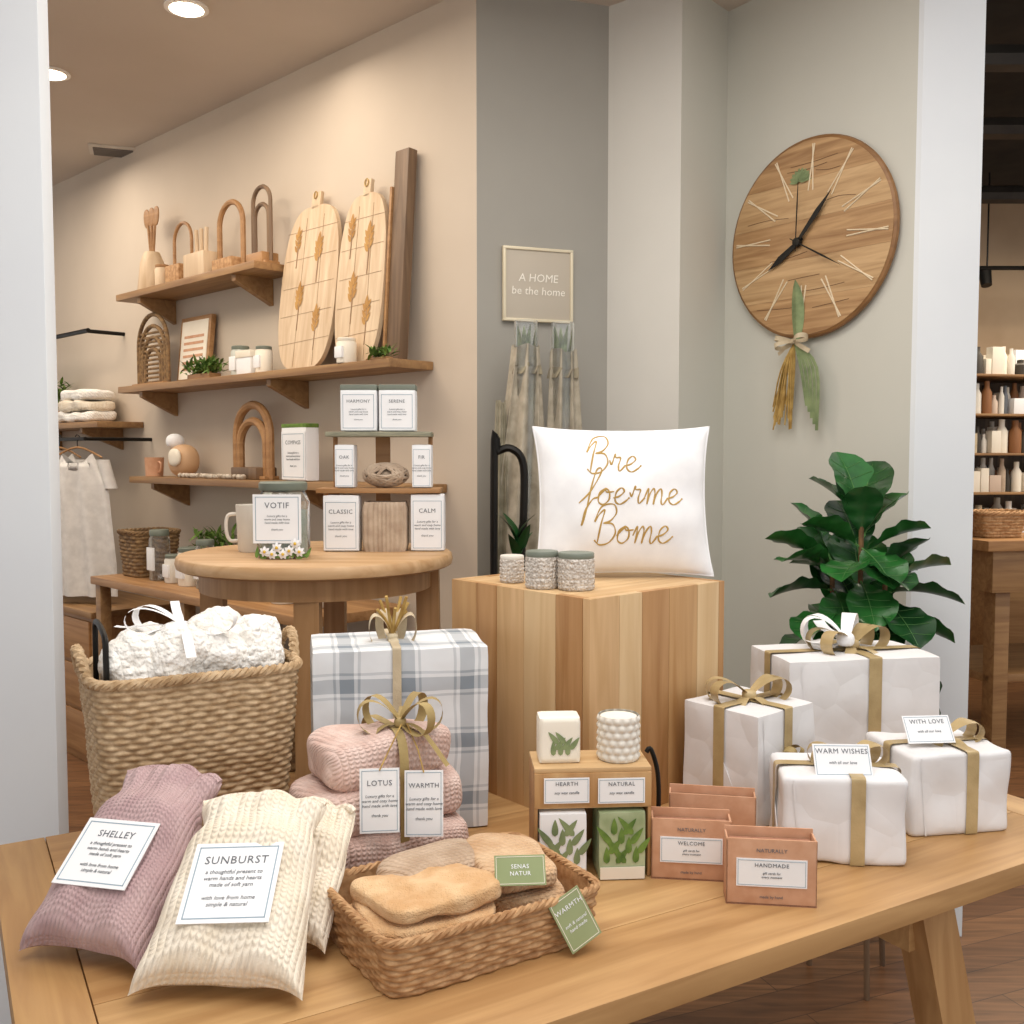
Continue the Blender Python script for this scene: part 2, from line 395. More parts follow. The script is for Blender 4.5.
leg(g,'leg_back_right',(1.32,WT-.12,.712),(1.22,WT+.08,0),.085,.06,W_LEG)
leg(g,'leg_front_left',(.4,.07,.712),(.3,.0,0),.075,.06,W_LEG)
leg(g,'leg_back_left',(.4,WT-.12,.712),(.3,WT+.08,0),.075,.06,W_LEG)
box(g,'crossbar_right',1.32,1.36,.06,WT-.06,.62,.68,W_TAB[1]); box(g,'crossbar_left',.38,.42,.06,WT-.06,.62,.68,W_TAB[1])
ZT=.75
# ================================================================= TALL WICKER BASKET
g=G('wicker_basket',(-.580,1.772,ZT),30)
wicker(g,.15,.092,.176,.12,.325,32,58,WICK,amp=.0065,rim=.0085,sv=4,su=5)
for s in(-1,1):
    pts=[(s*(.176+.010*math.sin(pi*i/14)),-.055+.11*i/14,.325+.045*math.sin(pi*i/14)) for i in range(15)]
    L=[]
    for k in range(2):
        L.append(tb([(p[0]+.005*math.cos(i*1.2+k*pi),p[1],p[2]+.005*math.sin(i*1.2+k*pi)) for i,p in enumerate(cat(pts,3))],.0055,6))
    part(g,'handle_%d'%(s+1),*merge(L),WICK)
tube(g,'metal_carry_frame',cat([(-.150,-.075,.27),(-.150,-.075,.37),(-.150,-.06,.40),(-.150,.035,.41),(-.150,.05,.37),(-.150,.05,.27)],4),.005,BLACK)
fw=lambda r,q: .004*noise.noise(r*60)+.002*noise.noise(r*150)
for i,(x,y,s,q) in enumerate([(-.098,-.03,.105,-10),(-.03,-.045,.105,8),(.045,-.04,.11,-6),(.108,-.03,.1,8),(-.06,.05,.12,0),(.06,.055,.12,5)]):
    soft(g,'wool_roll_%d'%i,(s,.12,.13),WOOL,T(x,y,.268+.012*(i%2))@RZ(q),k=2.3,n=30,na=.014,ns=24,seed=i,fn=fw)
loopbow(g,'white_bow',T(-.02,-.045,.40)@RZ(-35),.095,.03,.018,COTTON,angs=(0,170,200),tails=((-60,-.9),(190,.3),(120,1.2),(215,-.9)),tl=1.2)
# ================================================================= KNIT BAGS
def bag(name,loc,rz,lean,Wd,H,Th,mat,lab,prof,title,ltilt=0):
    g=G(name,loc,rz); M0=T(0,0,.012)@RX(-lean)
    def sf(side):
        def fn(u,v):
            x=(u-.5)*2; z=(v-.5)*2
            wv=prof(v); 
            px=x*Wd/2*wv; pz=v*H*(1+.06*math.cos(x*1.6)-.06)
            if v<.5: pz-=.018*abs(x)**4*(1-2*v)
            e=max(0,(1-abs(x)**3.5)*(1-abs(z)**7)); t=Th/2*e**.5*(1-.2*v)
            if v>.74: 
                w_=(v-.74)/.26; t*=1-.25*math.sin(w_*pi)+.18*math.sin(x*8+1)*w_
                t+=.0035*math.sin(x*20)*w_*min(1,e*3)
            yy=-side*t if side>0 else t*.8
            return Vector((px,yy+.010*noise.noise(Vector((px*16,v*5,3))),pz+.006*noise.noise(Vector((x*3,7,v*2)))*v))
        return fn
    a=gr(sf(1),90,60); b=gr(sf(-1),50,40)
    part(g,'knit_front',*a,mat,M0,180,True); part(g,'knit_back',*b,mat,M0,180,True)
    lw,lh,lx,lz=lab
    label(g,'label',lw,lh,M0@T(lx,-Th/2*(1-.2*lz/H)-.0045,lz)@RY(ltilt)@RX(-4),title,"a thoughtful present to\nwarm hands and hearts\nmade of soft yarn\n\nwith love from home\nsimple & natural",ts=.14,bs=.07)
    pts=[]
    for i in range(61):
        x=(i/60-.5)*2; pts.append((x*Wd/2*prof(1)*.97,-.004-.004*math.sin(x*9),H*(1+.06*math.cos(x*1.6)-.06)+.006*noise.noise(Vector((x*3,7,2)))-.001))
    part(g,'gathered_edge',*tb(pts,.006,8),mat,M0,40,True)
    return g
bag('mauve_knit_bag',(-.585,1.325,ZT+.014),-17,50,.195,.285,.10,MAUVE,(.118,.105,-.005,.115),lambda v:1.0-.10*v-.16*math.exp(-((v-.84)/.10)**2),'SHELLEY',-2)
bag('cream_knit_bag',(-.375,1.235,ZT+.014),-3,52,.225,.275,.10,CREAM,(.12,.118,.0,.112),lambda v:1.0-.06*math.sin(v*pi)-.16*v-.12*math.exp(-((v-.85)/.09)**2),'SUNBURST',-3)
bag('cream_knit_bag',(-.330,1.360,ZT+.012),-8,52,.150,.215,.06,CREAM,(.05,.05,-.02,.11),lambda v:1.0-.1*v,'HOME')
# ================================================================= KNIT STACK
g=G('folded_knit_stack',(-.225,1.645,ZT),32)
soft(g,'knit_bottom',(.295,.18,.092),PINK,T(0,0,.002),k=5.5,n=26,na=.012,ns=12)
soft(g,'knit_middle',(.21,.15,.08),PINK,T(-.035,0,.09)@RZ(4),k=5,n=24,na=.010,ns=12,seed=3)
soft(g,'knit_middle_right',(.11,.13,.075),PINK,T(.095,.01,.088)@RZ(-14),k=4,n=20,na=.01,ns=12,seed=5)
soft(g,'knit_top',(.225,.14,.085),PINK,T(0,0,.163)@RZ(2),k=4.5,n=24,na=.013,ns=12,seed=9)
part(g,'ribbon_band',*merge([seloop(.078,.126,.004,5,'x',.01,.016)]),OLIVE)
loopbow(g,'ribbon_bow',T(.02,-.045,.258)@RZ(-30),.07,.035,.018,OLIVE,angs=(5,60,150,195,-40),tails=((-20,-1.6),(200,-1.4),(90,.4)))
label(g,'gift_tag_left',.062,.10,T(-.045,-.105,.160)@RZ(-26)@RX(-6),'LOTUS',BODY,ts=.12,bs=.065)
label(g,'gift_tag_right',.062,.105,T(.030,-.110,.143)@RZ(-30)@RX(-6),'WARMTH',BODY,ts=.1,bs=.065)
tube(g,'tag_string_1',[(.015,-.06,.262),(-.02,-.09,.235),(-.045,-.105,.208)],.0012,STRAW)
tube(g,'tag_string_2',[(.025,-.06,.262),(.030,-.09,.225),(.030,-.110,.193)],.0012,STRAW)
# ================================================================= PLAID GIFT BOX
def plaid():
    m=bpy.data.materials.new('plaid_paper'); m.use_nodes=True; nt=m.node_tree; N=nt.nodes; L=nt.links; b=N['Principled BSDF']
    tc=N.new('ShaderNodeTexCoord'); sp=N.new('ShaderNodeSeparateXYZ')
    nzz=N.new('ShaderNodeTexNoise'); nzz.inputs['Scale'].default_value=9; L.new(tc.outputs['Object'],nzz.inputs['Vector'])
    vm=N.new('ShaderNodeVectorMath'); vm.operation='MULTIPLY_ADD'; vm.inputs[1].default_value=(.012,.012,.012); L.new(nzz.outputs['Color'],vm.inputs[0]); L.new(tc.outputs['Object'],vm.inputs[2])
    L.new(vm.outputs[0],sp.inputs[0])
    def math_(op,a,v=None):
        n=N.new('ShaderNodeMath'); n.operation=op; L.new(a,n.inputs[0])
        if v is not None:
            if hasattr(v,'links'): L.new(v,n.inputs[1])
            else: n.inputs[1].default_value=v
        return n.outputs[0]
    tot=None
    for ax,cen in((0,.016),(1,.061),(2,.066)):
        for off,wd,st in((0,.026,.45),(.022,.005,.3),(-.022,.005,.3)):
            a=math_('ADD',sp.outputs[ax],10*.11-(cen+off)+wd/2); d=math_('DIVIDE',a,.11); f=math_('FRACT',d); l=math_('LESS_THAN',f,wd/.11); s=math_('MULTIPLY',l,st)
            tot=s if tot is None else math_('ADD',tot,s)
    tot=math_('MINIMUM',tot,1.0)
    mx=N.new('ShaderNodeMix'); mx.data_type='RGBA'; mx.inputs[6].default_value=C('#dfe2e5'); mx.inputs[7].default_value=C('#76828d'); L.new(tot,mx.inputs[0])
    L.new(mx.outputs[2],b.inputs['Base Color']); b.inputs['Roughness'].default_value=.8
    nb=N.new('ShaderNodeTexNoise'); nb.inputs['Scale'].default_value=12; L.new(tc.outputs['Object'],nb.inputs['Vector'])
    bp=N.new('ShaderNodeBump'); bp.inputs['Strength'].default_value=.5; bp.inputs['Distance'].default_value=.012; L.new(nb.outputs['Fac'],bp.inputs['Height']); L.new(bp.outputs[0],b.inputs['Normal']); return m
PL=plaid()
g=G('plaid_gift_box',(-.222,1.904,ZT),12)
soft(g,'wrapped_box',(.325,.2,.346),PL,None,k=70,n=30,na=.004,ns=11)
part(g,'ribbon_band',*merge([seloop(.1,.173,.004,70,'x',-.01,.016)]),BEIGER)
loopbow(g,'twine_bow',T(-.01,-.02,.352)@RX(12),.045,.04,.018,BEIGER,angs=(0,180,60,120),tails=((-80,-1),(-100,-1.2)))
L=[]
for i in range(9):
    a=i*2.4; L.append(tb(cat([(-.01,-.02,.35),(-.01+.012*math.cos(a),-.02+.012*math.sin(a),.385),(-.01+.03*math.cos(a),-.02+.03*math.sin(a),.42+.02*math.sin(i*3))],4),.003,6))
part(g,'dried_twigs',*merge(L),STRAW)
# ================================================================= WICKER TRAY
g=G('wicker_tray',(-.076,1.421,ZT),32)
wicker(g,.165,.115,.172,.122,.076,10,60,WICK2,amp=.0055,rim=.006,n=10,su=5,sv=5)
def folds(f,a,ph=0): return lambda r,q: a*math.sin(r.x*f+r.y*f*.6+ph+2*noise.noise(r*10))+.0012*noise.noise(r*90)
for i,(x,y,z,w_,d_,rz_,tx) in enumerate([(-.068,-.015,.030,.19,.185,-4,0),(-.070,-.018,.054,.185,.175,-9,2),(-.066,-.022,.076,.175,.155,4,-3)]):
    soft(g,'folded_fleece_%d'%i,(w_,d_,.030),TAN,T(x,y,z)@RZ(rz_)@RX(tx),k=4.5,n=36,fn=folds(75,.0026,i*2),na=.010,ns=9,seed=i*3)
soft(g,'taupe_knit_roll',(.19,.105,.085),TAUPE,T(.0,.055,.022)@RZ(5),k=4,n=30,na=.012,ns=12)
soft(g,'tan_knit_fold',(.13,.17,.05),TANK,T(.092,.008,.02)@RZ(-6),k=4.5,n=30,na=.010,ns=12)
soft(g,'tan_knit_fold_top',(.12,.16,.04),TANK,T(.09,.01,.066)@RZ(-14)@RY(3),k=4,n=30,na=.012,ns=12,seed=3)
label(g,'sage_card_flat',.072,.042,T(.05,-.085,.115)@RZ(-28)@RX(-38),'SENAS\nNATUR','',bg=GREENC,edge=CARDC,ink=CARD,ts=.2)
label(g,'sage_card_front',.052,.075,T(.108,-.137,.05)@RZ(-10)@RX(-14)@RY(-24),'WARMTH',"soft & natural\nhand made",bg=GREENC,edge=CARDC,ink=CARD,ts=.13,bs=.09)
# ================================================================= CRATE
g=G('wooden_plinth_box',(.16,2.11,ZT),41.7)
s=.205; H=.436
ws=[.0,.2,.36,.56,.78,1.0]
for f in range(4):
    Mf=RZ(90*f)
    for i in range(5):
        x0=-s+2*s*ws[i]; x1=-s+2*s*ws[i+1]-.0008
        box(g,'slat_%d_%d'%(f,i),max(x0,-s),min(x1,s-.019),-s,-s+.018,0,H-.0005,W_CR[(i*2+f+(i//2))%4],.001,Mf)
for i in range(4):
    y0=-s+.019+i*(2*s-.038)/4
    box(g,'top_board_%d'%i,-s+.0185,s-.0185,y0,y0+(2*s-.038)/4-.0006,H-.02,H-.001,W_TOP,.0008)
ZC=ZT+H
for (x,y,r,h,ld) in [(.0,2.075,.025,.056,0),(.060,1.985,.033,.074,1),(.127,1.962,.036,.073,1)]:
    g=G('beaded_candle_jar',(x,y,ZC))
    def fn(u,v,r=r,h=h):
        a=u*2*pi; rr=r*(1-.04*(2*v-1)**6)+.0016*abs(math.sin(a*11))*abs(math.sin(v*pi*6)); return Vector((rr*math.cos(a),rr*math.sin(a),v*h*.86))
    surf(g,'beaded_body',fn,132,36,BEAD,None,True,180)
    lathe(g,'lid',[(.001,h*.85),(r*.98,h*.85),(r*1.0,h*.88),(r*1.0,h*.97),(r*.95,h),(.001,h)],LID if ld else POT)
    lathe(g,'bottom',[(.001,.0),(r*.95,.0),(r*.95,.004),(.001,.004)],BEAD)
# ---- pillow
g=G('white_throw_pillow',(.243,2.15,ZC+.004),2)
PW,PH,PT=.385,.325,.12; M0=RX(-10)
def pth(x,z):
    e=max(0,(1-abs(x)**2.4)*(1-abs(z)**2.4)); return PT/2*e**.62
def pp(x,z,side):
    px=x*PW/2*(1-.07*(1-z*z)+.015*abs(z)**6); pz=PH/2+z*PH/2*(1-.055*(1-x*x)+.015*abs(x)**6)
    t=pth(x,z)+.006*noise.noise(Vector((px*14,pz*14,side)))*min(1,pth(x,z)*60)+.002
    return Vector((px,-side*t,pz))
part(g,'front',*gr(lambda u,v:pp(2*u-1,2*v-1,1),70,70),COTTON,M0,180)
part(g,'back',*gr(lambda u,v:pp(2*u-1,2*v-1,-1),40,40),COTTON,M0,180)
ed=[]
for i in range(160):
    t=i/160*4; k=int(t); f=(t-k)*2-1; x,z=[(f,-1),(1,f),(-f,1),(-1,-f)][k]; q=pp(x,z,1); ed.append((q.x,0,q.z))
tube(g,'seam_piping',ed,.0028,COTTON,M0,6,True)
LET={'e':([(0,.4),(.35,.5),(.62,.8),(.42,1.02),(.14,.75),(.14,.22),(.45,0),(.8,.2),(1.0,.42)],.98),
'o':([(0,.45),(.45,1.0),(.12,.75),(.1,.2),(.42,0),(.74,.3),(.7,.8),(.45,1.0),(.55,.78),(1.0,.8)],1.0),
'r':([(0,.75),(.15,.5),(.3,1.12),(.36,.92),(.66,.9),(.58,.4),(.68,.05),(1.0,.42)],.98),
'n':([(0,.45),(.2,1),(.22,.5),(.2,0),(.3,.6),(.55,1),(.7,.75),(.7,.2),(.85,0),(1.1,.42)],1.08),
'm':([(0,.45),(.2,1),(.22,.5),(.2,0),(.3,.6),(.52,1),(.64,.7),(.62,0),(.74,.65),(.98,1),(1.1,.7),(1.1,.15),(1.25,0),(1.5,.42)],1.48),
'B':([(.25,.05),(.3,1.1),(.42,2.0),(.1,1.7),(-.1,1.3),(.2,2.2),(.9,2.35),(1.15,1.85),(.85,1.35),(.45,1.2),(1.0,1.15),(1.25,.6),(.95,.05),(.4,-.08),(.05,.2)],1.35),
'f':([(-.5,.1),(.1,.8),(.6,1.9),(.62,2.3),(.35,2.2),(.15,1.2),(.0,-.6),(-.15,-1.3),(-.05,-.4),(.3,.3),(.6,.45)],.6)}
def psurf(x,z):
    nx=max(-.98,min(.98,x/(PW/2))); nz_=max(-.98,min(.98,(z-PH/2)/(PH/2)))
    for _ in range(4):
        q=pp(nx,nz_,1); nx+= (x-q.x)/(PW/2); nz_+=(z-q.z)/(PH/2); nx=max(-.98,min(.98,nx)); nz_=max(-.98,min(.98,nz_))
    return pp(nx,nz_,1).y
def cursive(par,word,x0,z0,sc,mat,rad):
    x=x0; L=[]
    for ch in word:
        P,ad=LET[ch]
        pts=[]
        for q in cat([(p[0],0,p[1]) for p in P],7):
            wx=x+q.x*sc+q.z*sc*.15; wz=z0+q.z*sc
            pts.append((wx,psurf(wx,wz)-.0005,wz))
        rr=[rad*(.75+.6*abs(math.sin(i*.30))) for i in range(len(pts))]
        L.append(tb(pts,rr,6,False,.4)); x+=ad*sc
    part(par,'gold_script_'+word,*merge(L),mat,M0)
cursive(g,'Bre',-.085,.218,.035,INKG,.0015)
cursive(g,'foerme',-.085,.148,.034,INKG,.0015)
cursive(g,'Bome',-.072,.066,.035,INKG,.0015)
# ================================================================= CANDLE STAND
g=G('candle_gift_stand',(.133,1.665,ZT),4)
box(g,'middle_shelf',-.1,.095,-.05,.05,.118,.126,W_TOP); box(g,'upper_front_rail',-.1,.095,-.052,-.046,.12,.178,W_CR[3])
box(g,'upper_top',-.1,.095,-.05,.05,.178,.186,W_TOP)
for x in(-.1,.089): box(g,'side_%d'%(x>0),x,x+.006,-.05,.05,.0,.18,W_CR[1])
box(g,'back_panel',-.1,.095,.046,.05,0,.18,W_CR[1])
label(g,'label_left',.075,.042,T(-.047,-.0545,.150),'HEARTH','soy wax candle',ts=.22,bs=.16)
label(g,'label_right',.078,.042,T(.044,-.0545,.148),'NATURAL','soy wax candle',ts=.22,bs=.16)
GREENJ=mk('green_jar','#8a9a70','#b5c09c',rough=.4,scale=18)
for i,x in enumerate((-.053,.045)):
    soft(g,'botanical_box_%d'%i,(.078,.075,.112),[CARD,GREENJ][i],T(x,-.022,.001),k=40,n=10)
    L=[]
    for j in range(14):
        L.append(xf(T(x-.026+.004*j,-.0605,.028+.016*(j%4))@RY(45*math.sin(j*2.1))@RX(90),leafg(.028+.006*(j%3),.011,.02,.03)))
    part(g,'leaf_print_%d'%i,*merge(L),[SAGE,MOSS][i])
    box(g,'paper_strip_%d'%i,x-.037,x+.037,-.0625,-.061,.002,.022,CARDC,0)
soft(g,'square_candle',(.07,.05,.078),WAX,T(-.055,0,.186),k=20,n=12)
L=[]
for j in range(8): L.append(xf(T(-.066+.004*j,-.0262,.20+.010*(j%3))@RY(45*math.sin(j*2.1))@RX(90),leafg(.026,.009,.02,.03)))
part(g,'candle_leaf_print',*merge(L),SAGE)
def fh(u,v):
    a=u*2*pi; r=.034+.0035*abs(math.sin(a*7+ (pi/2 if int(v*6)%2 else 0)))*abs(math.sin(v*6*pi)); return Vector((r*math.cos(a)+.048,r*math.sin(a),.187+v*.075))
surf(g,'honeycomb_candle',fh,112,48,POT,None,True,180)
lathe(g,'candle_wax_top',[(.001,.0),(.031,.0),(.031,.072),(.001,.07)],WAX,T(.048,0,.187))
tube(g,'wire_handle',cat([(.097,0,.02),(.110,0,.05),(.118,0,.10),(.116,0,.16),(.104,0,.2),(.096,0,.195)],5),.004,BLACK)
# ================================================================= KRAFT BOXES
def kraft(name,loc,rz,w,h,d,title,lab=True):
    g=G(name,loc,rz)
    box(g,'front_panel',-w/2,w/2,-d/2,-d/2+.003,0,h,KRAFT,.0008); box(g,'back_panel',-w/2,w/2,d/2-.003,d/2,0,h*1.04,KRAFT,.0008)
    box(g,'side_left',-w/2,-w/2+.003,-d/2,d/2,0,h*.98,KRAFT,.0008); box(g,'side_right',w/2-.003,w/2,-d/2,d/2,0,h*.98,KRAFT,.0008)
    box(g,'bottom',-w/2,w/2,-d/2,d/2,0,.003,KRAFTD,0); box(g,'inner_cards',-w/2+.006,w/2-.006,-d/2+.012,d/2-.008,.003,h*.9,KRAFTD,.001)
    if lab:
        label(g,'label',w*.78,h*.42,T(.0,-d/2-.0012,h*.5),title,"gift cards for\nevery moment",ts=.2,bs=.12)
        text(g,'small_text','NATURALLY',h*.08,INK,T(-w*.0,-d/2-.001,h*.83)); text(g,'small_text_low','made by hand',h*.06,INK,T(0,-d/2-.001,h*.13))
kraft('kraft_card_box',(.298,1.628,ZT),-7,.130,.102,.045,'WELCOME')
kraft('kraft_card_box',(.406,1.535,ZT),-7,.138,.105,.045,'HANDMADE')
kraft('kraft_card_box',(.355,1.735,ZT),-10,.15,.105,.04,'',False)
# ================================================================= WHITE GIFTS
def gift(name,loc,rz,w,d,h,k,bowM,bowL,lab=None,seed=0,xo=0,yo=0,rw=.026,na=.004):
    g=G(name,loc,rz)
    soft(g,'paper_wrapped_box',(w,d,h),PAPER,None,k=k,n=34,na=na,ns=13,seed=seed)
    part(g,'ribbon_band_1',*merge([seloop(d/2,h/2,.0035,k,'x',xo,rw)]),GOLD); part(g,'ribbon_band_2',*merge([seloop(w/2,h/2,.0035,k,'y',yo,rw)]),GOLD)
    loopbow(g,'ribbon_bow',T(xo,yo,h+.006)@bowM,bowL,bowL*.36,rw*.95,GOLD,angs=(10,170,35,205),tails=((-55,-.5),(-125,-.6)),tl=.9)
    for s_ in(-1,1):
        q=[(s_*(w/2+.0025),-d*.36,h*.06),(s_*(w/2+.0025),d*.36,h*.06),(s_*(w/2+.0035),0,h*.62)]
        part(g,'paper_flap_%d'%(s_+1),q+[(p[0]-s_*.002,p[1],p[2]) for p in q],[(0,1,2),(5,4,3),(0,3,4,1),(1,4,5,2),(2,5,3,0)],PAPER)
    part(g,'paper_seam',*rib([(-w*.42,-d/2-.0022,h*.97),(-w*.36,-d/2-.0022,h*.02)],.003,(1,0,0)),PAPER)
    if lab:
        lw,lh,M,t=lab; label(g,'gift_tag',lw,lh,M,t,'with all our love',ts=.22,bs=.13)
    return g
g=gift('white_wrapped_gift',(.470,1.95,ZT),40,.182,.178,.215,90,RZ(-40),.085,None,1,.0,.0)
loopbow(g,'rose_bow',T(.0,-.098,.115)@RX(80),.032,.018,.014,OLIVE,angs=(0,60,120,180,240,300),tails=((-60,-1),(-120,-1)))
label(g,'gift_tag',.07,.045,T(-.005,-.103,.05)@RZ(-10)@RX(-8),'Thank you','with love',ts=.2,bs=.16,frame=False)
g=gift('white_wrapped_gift',(.735,2.19,ZT),10,.35,.2,.268,90,RZ(5),.1,None,2,.02,0,.03)
loopbow(g,'white_silk_bow',T(.0,-.01,.288)@RZ(-20),.095,.045,.034,COTTON,angs=(150,185,75),tails=((200,.3),(120,.9)),tl=1.0)
gift('white_wrapped_gift',(.577,1.742,ZT),-6,.21,.155,.150,26,RZ(0),.07,(.098,.056,T(-.0,-.045,.173)@RZ(4)@RX(-30),'WARM WISHES'),3,.02,0,.024,.008)
gift('white_wrapped_gift',(.815,1.885,ZT),10,.2,.165,.152,32,RZ(-20),.07,(.092,.054,T(-.03,-.02,.182)@RZ(-5)@RX(-35),'WITH LOVE'),4,.02,0,.024,.008)
# ================================================================= PLANT
g=G('fiddle_leaf_fig',(.95,2.70,0))
lathe(g,'pot',[(.001,.48),(.085,.48),(.095,.49),(.125,.72),(.13,.74),(.12,.74),(.112,.72),(.001,.70)],POT)
lathe(g,'soil',[(.001,.715),(.11,.715),(.11,.722),(.001,.722)],mk('soil','#2e2118','#42301f',rough=1,scale=80,bump=1))
for k in range(3):
    a=k*2*pi/3+.5; tube(g,'stand_leg_%d'%k,[(.085*math.cos(a),.085*math.sin(a),.48),(.12*math.cos(a),.12*math.sin(a),.0)],.008,W_DARK)
lathe(g,'stand_ring',[(.001,.47),(.092,.47),(.092,.48),(.001,.48)],W_DARK)
st=[(0,0,1.30),(-.07,.03,1.16),(.06,-.02,1.10)]
for i,(dx,dy,h) in enumerate(st): tube(g,'stem_%d'%i,cat([(dx*.3,dy*.3,.71),(dx*.8,dy*.8,.92),(dx,dy,h)],5),[.011]*6+[.007]*5,STEM)
def figleaf(L0,Wd):
    def fn(u,v):
        s_=(u-.5)*2
        prof=0.03 if v<=0 else (math.sin(pi*min(1,v)**1.25)**.5*(.62+.38*min(1,v*1.5)) if v<1 else .02)
        x=s_*Wd/2*prof; y=v*L0; z=.10*L0*v-.30*L0*v*v+.16*Wd*abs(s_)**1.4*prof+.03*Wd*math.sin(v*22)*abs(s_)
        return Vector((x,y,z))
    return gr(fn,8,16)
LS=[(0,1.25,105,72,.25,10),(0,1.24,60,68,.24,-10),(0,1.26,140,50,.2,10),(0,1.22,25,48,.21,-10),(0,1.22,-100,78,.16,0),(0,1.2,185,30,.19,20),(0,1.18,-5,32,.20,-20),
(0,1.14,-70,0,.2,-10),(0,1.16,-125,0,.2,10),(0,1.11,-95,-25,.2,0),(0,1.16,100,60,.22,0),(1,1.15,170,30,.2,25),(1,1.14,210,18,.21,20),(1,1.08,190,5,.2,20),
(1,1.08,120,62,.22,0),(1,1.03,225,-10,.2,10),(1,.98,195,-12,.2,15),(1,1.0,-110,-30,.2,5),(2,1.1,10,25,.2,-20),(2,1.08,-30,5,.21,-15),(2,1.03,60,60,.22,0),
(2,1.0,-15,-5,.2,-20),(2,.97,-60,-35,.22,-5),(2,.92,-25,-38,.25,-10),(2,.90,-5,-20,.2,-15),(0,1.05,-85,-30,.21,0),(0,1.0,-130,-35,.21,5),(0,.95,-75,-40,.21,0),
(1,.92,-140,-35,.21,5),(0,1.1,160,25,.2,10),(0,1.08,20,25,.2,-10),(2,1.12,-60,50,.18,0),(1,1.16,150,64,.2,0),
(0,1.06,80,58,.24,5),(0,1.00,110,55,.24,-5),(1,1.0,80,60,.23,10),(2,.95,100,60,.23,-10),(0,.96,70,50,.22,0),(0,.90,120,45,.22,0),(0,.92,-100,-30,.2,0),(2,1.06,-80,-20,.21,0),(1,1.08,-95,-20,.21,0),(0,1.2,-80,-20,.19,5),(2,.88,-70,-20,.21,-5),(1,.88,-100,-25,.2,0),(2,.96,-40,-45,.24,0)]
parts={0:[],1:[]};ve=[]
for i,(si,z,az,el,L0,ro) in enumerate(LS):
    s_=st[si]; L0*=.86; fr=min(1,(z-.71)/(s_[2]-.71)); L1=figleaf(L0,L0*.80)
    M=T(s_[0]*(.3+.7*fr),s_[1]*(.3+.7*fr),z)@RZ(az-90)@RX(el)@T(0,.02,0)@RY(ro)
    parts[(i*7)%3%2].append(xf(M,L1))
    cp=lambda v: M@Vector((0,v*L0,.10*L0*v-.30*L0*v*v+.0015))
    ve.append(tb([cp(k/8*.95) for k in range(9)],[.0018*(1-k/11) for k in range(9)],5))
    for v0 in(.25,.42,.58,.74):
        for sg in(-1,1):
            pv=[]
            for k in range(4):
                sx=sg*k/3*.8; vv=v0+.10*k/3; prof=math.sin(pi*vv**1.25)**.5*(.62+.38*min(1,vv*1.5)); Wd=L0*.80
                pv.append(M@Vector((sx*Wd/2*prof,vv*L0,.10*L0*vv-.30*L0*vv*vv+.16*Wd*abs(sx)**1.4*prof+.0010+.03*Wd*math.sin(vv*22)*abs(sx))))
            ve.append(tb(pv,.0007,4))
    ve.append(tb([Vector((s_[0]*(.3+.7*fr),s_[1]*(.3+.7*fr),z)),M@Vector((0,0,0))],.003,5))
part(g,'leaves_light',*merge(parts[0]),LEAF,None,180); part(g,'leaves_dark',*merge(parts[1]),LEAFD,None,180); part(g,'leaf_veins',*merge(ve),VEIN)
# ================================================================= ROUND TABLE
g=G('round_pedestal_table',(-.515,2.62,0))
ZR=1.195
lathe(g,'round_top',[(.001,ZR-.035),(.345,ZR-.035),(.355,ZR-.03),(.358,ZR-.018),(.355,ZR-.004),(.35,ZR),(.001,ZR)],W_RT,None,80)
for i,(x,y) in enumerate([(.03,-.27),(.29,.02),(-.28,.02),(.0,.26)]):
    leg(g,'leg_%d'%i,(x,y,ZR-.035),(x*1.05,y*1.0,0),.06,.045,W_RTL)
lathe(g,'apron_ring',[(.285,ZR-.09),(.3,ZR-.09),(.3,ZR-.035),(.285,ZR-.035)],W_RTL,None,64)
g=G('labelled_glass_jar',(-.575,2.50,ZR))
lathe(g,'glass_body',[(.001,0),(.06,0),(.066,.008),(.066,.14),(.058,.158),(.054,.165),(.056,.168),(.05,.168),(.05,.16),(.061,.138),(.061,.012),(.001,.01)],GLASS)
lathe(g,'wax_fill',[(.001,.012),(.059,.012),(.059,.12),(.001,.122)],mk('jar_fill','#aebdb2','#c5d0c4',rough=.6,scale=40))
lathe(g,'lid',[(.001,.168),(.058,.168),(.06,.172),(.06,.186),(.055,.19),(.001,.19)],LID)
label(g,'label',.118,.12,T(0,-.0685,.10),'VOTIF',BODY,ts=.17,bs=.06)
L=[];Lc=[]
for i,(x,z) in enumerate([(-.03,.02),(.0,.03),(.03,.022),(.045,.04),(.015,.014),(-.012,.014),(.055,.02)]):
    for k in range(7): L.append(xf(T(x,-.078,z)@RY(k*51)@RX(75),leafg(.015,.008,.1,.1,.8,2,4)))
    Lc.append(xf(T(x,-.078,z)@RX(90),lat([(.001,0),(.004,0),(.003,.003),(.001,.004)],8)))
part(g,'daisy_petals',*merge(L),COTTON); part(g,'daisy_centres',*merge(Lc),YEL)
part(g,'daisy_leaves',*merge([xf(T(-.05+.008*i,-.072,.004)@RY(70*math.sin(i*1.7))@RX(80),leafg(.03,.009,.2)) for i in range(16)]),MOSS)
g=G('ceramic_mug',(-.69,2.64,ZR)); lathe(g,'body',[(.001,0),(.035,0),(.038,.005),(.043,.125),(.04,.125),(.035,.008),(.001,.008)],POT)
tube(g,'handle',cat([(-.037,0,.1),(-.065,0,.095),(-.07,0,.06),(-.06,0,.03),(-.034,0,.03)],5),.005,POT)
g=G('tiered_display_riser',(-.355,2.69,ZR))
GW=mk('grey_wood','#7b7a68','#99967f',scale=20,stretch=(1,10,10))
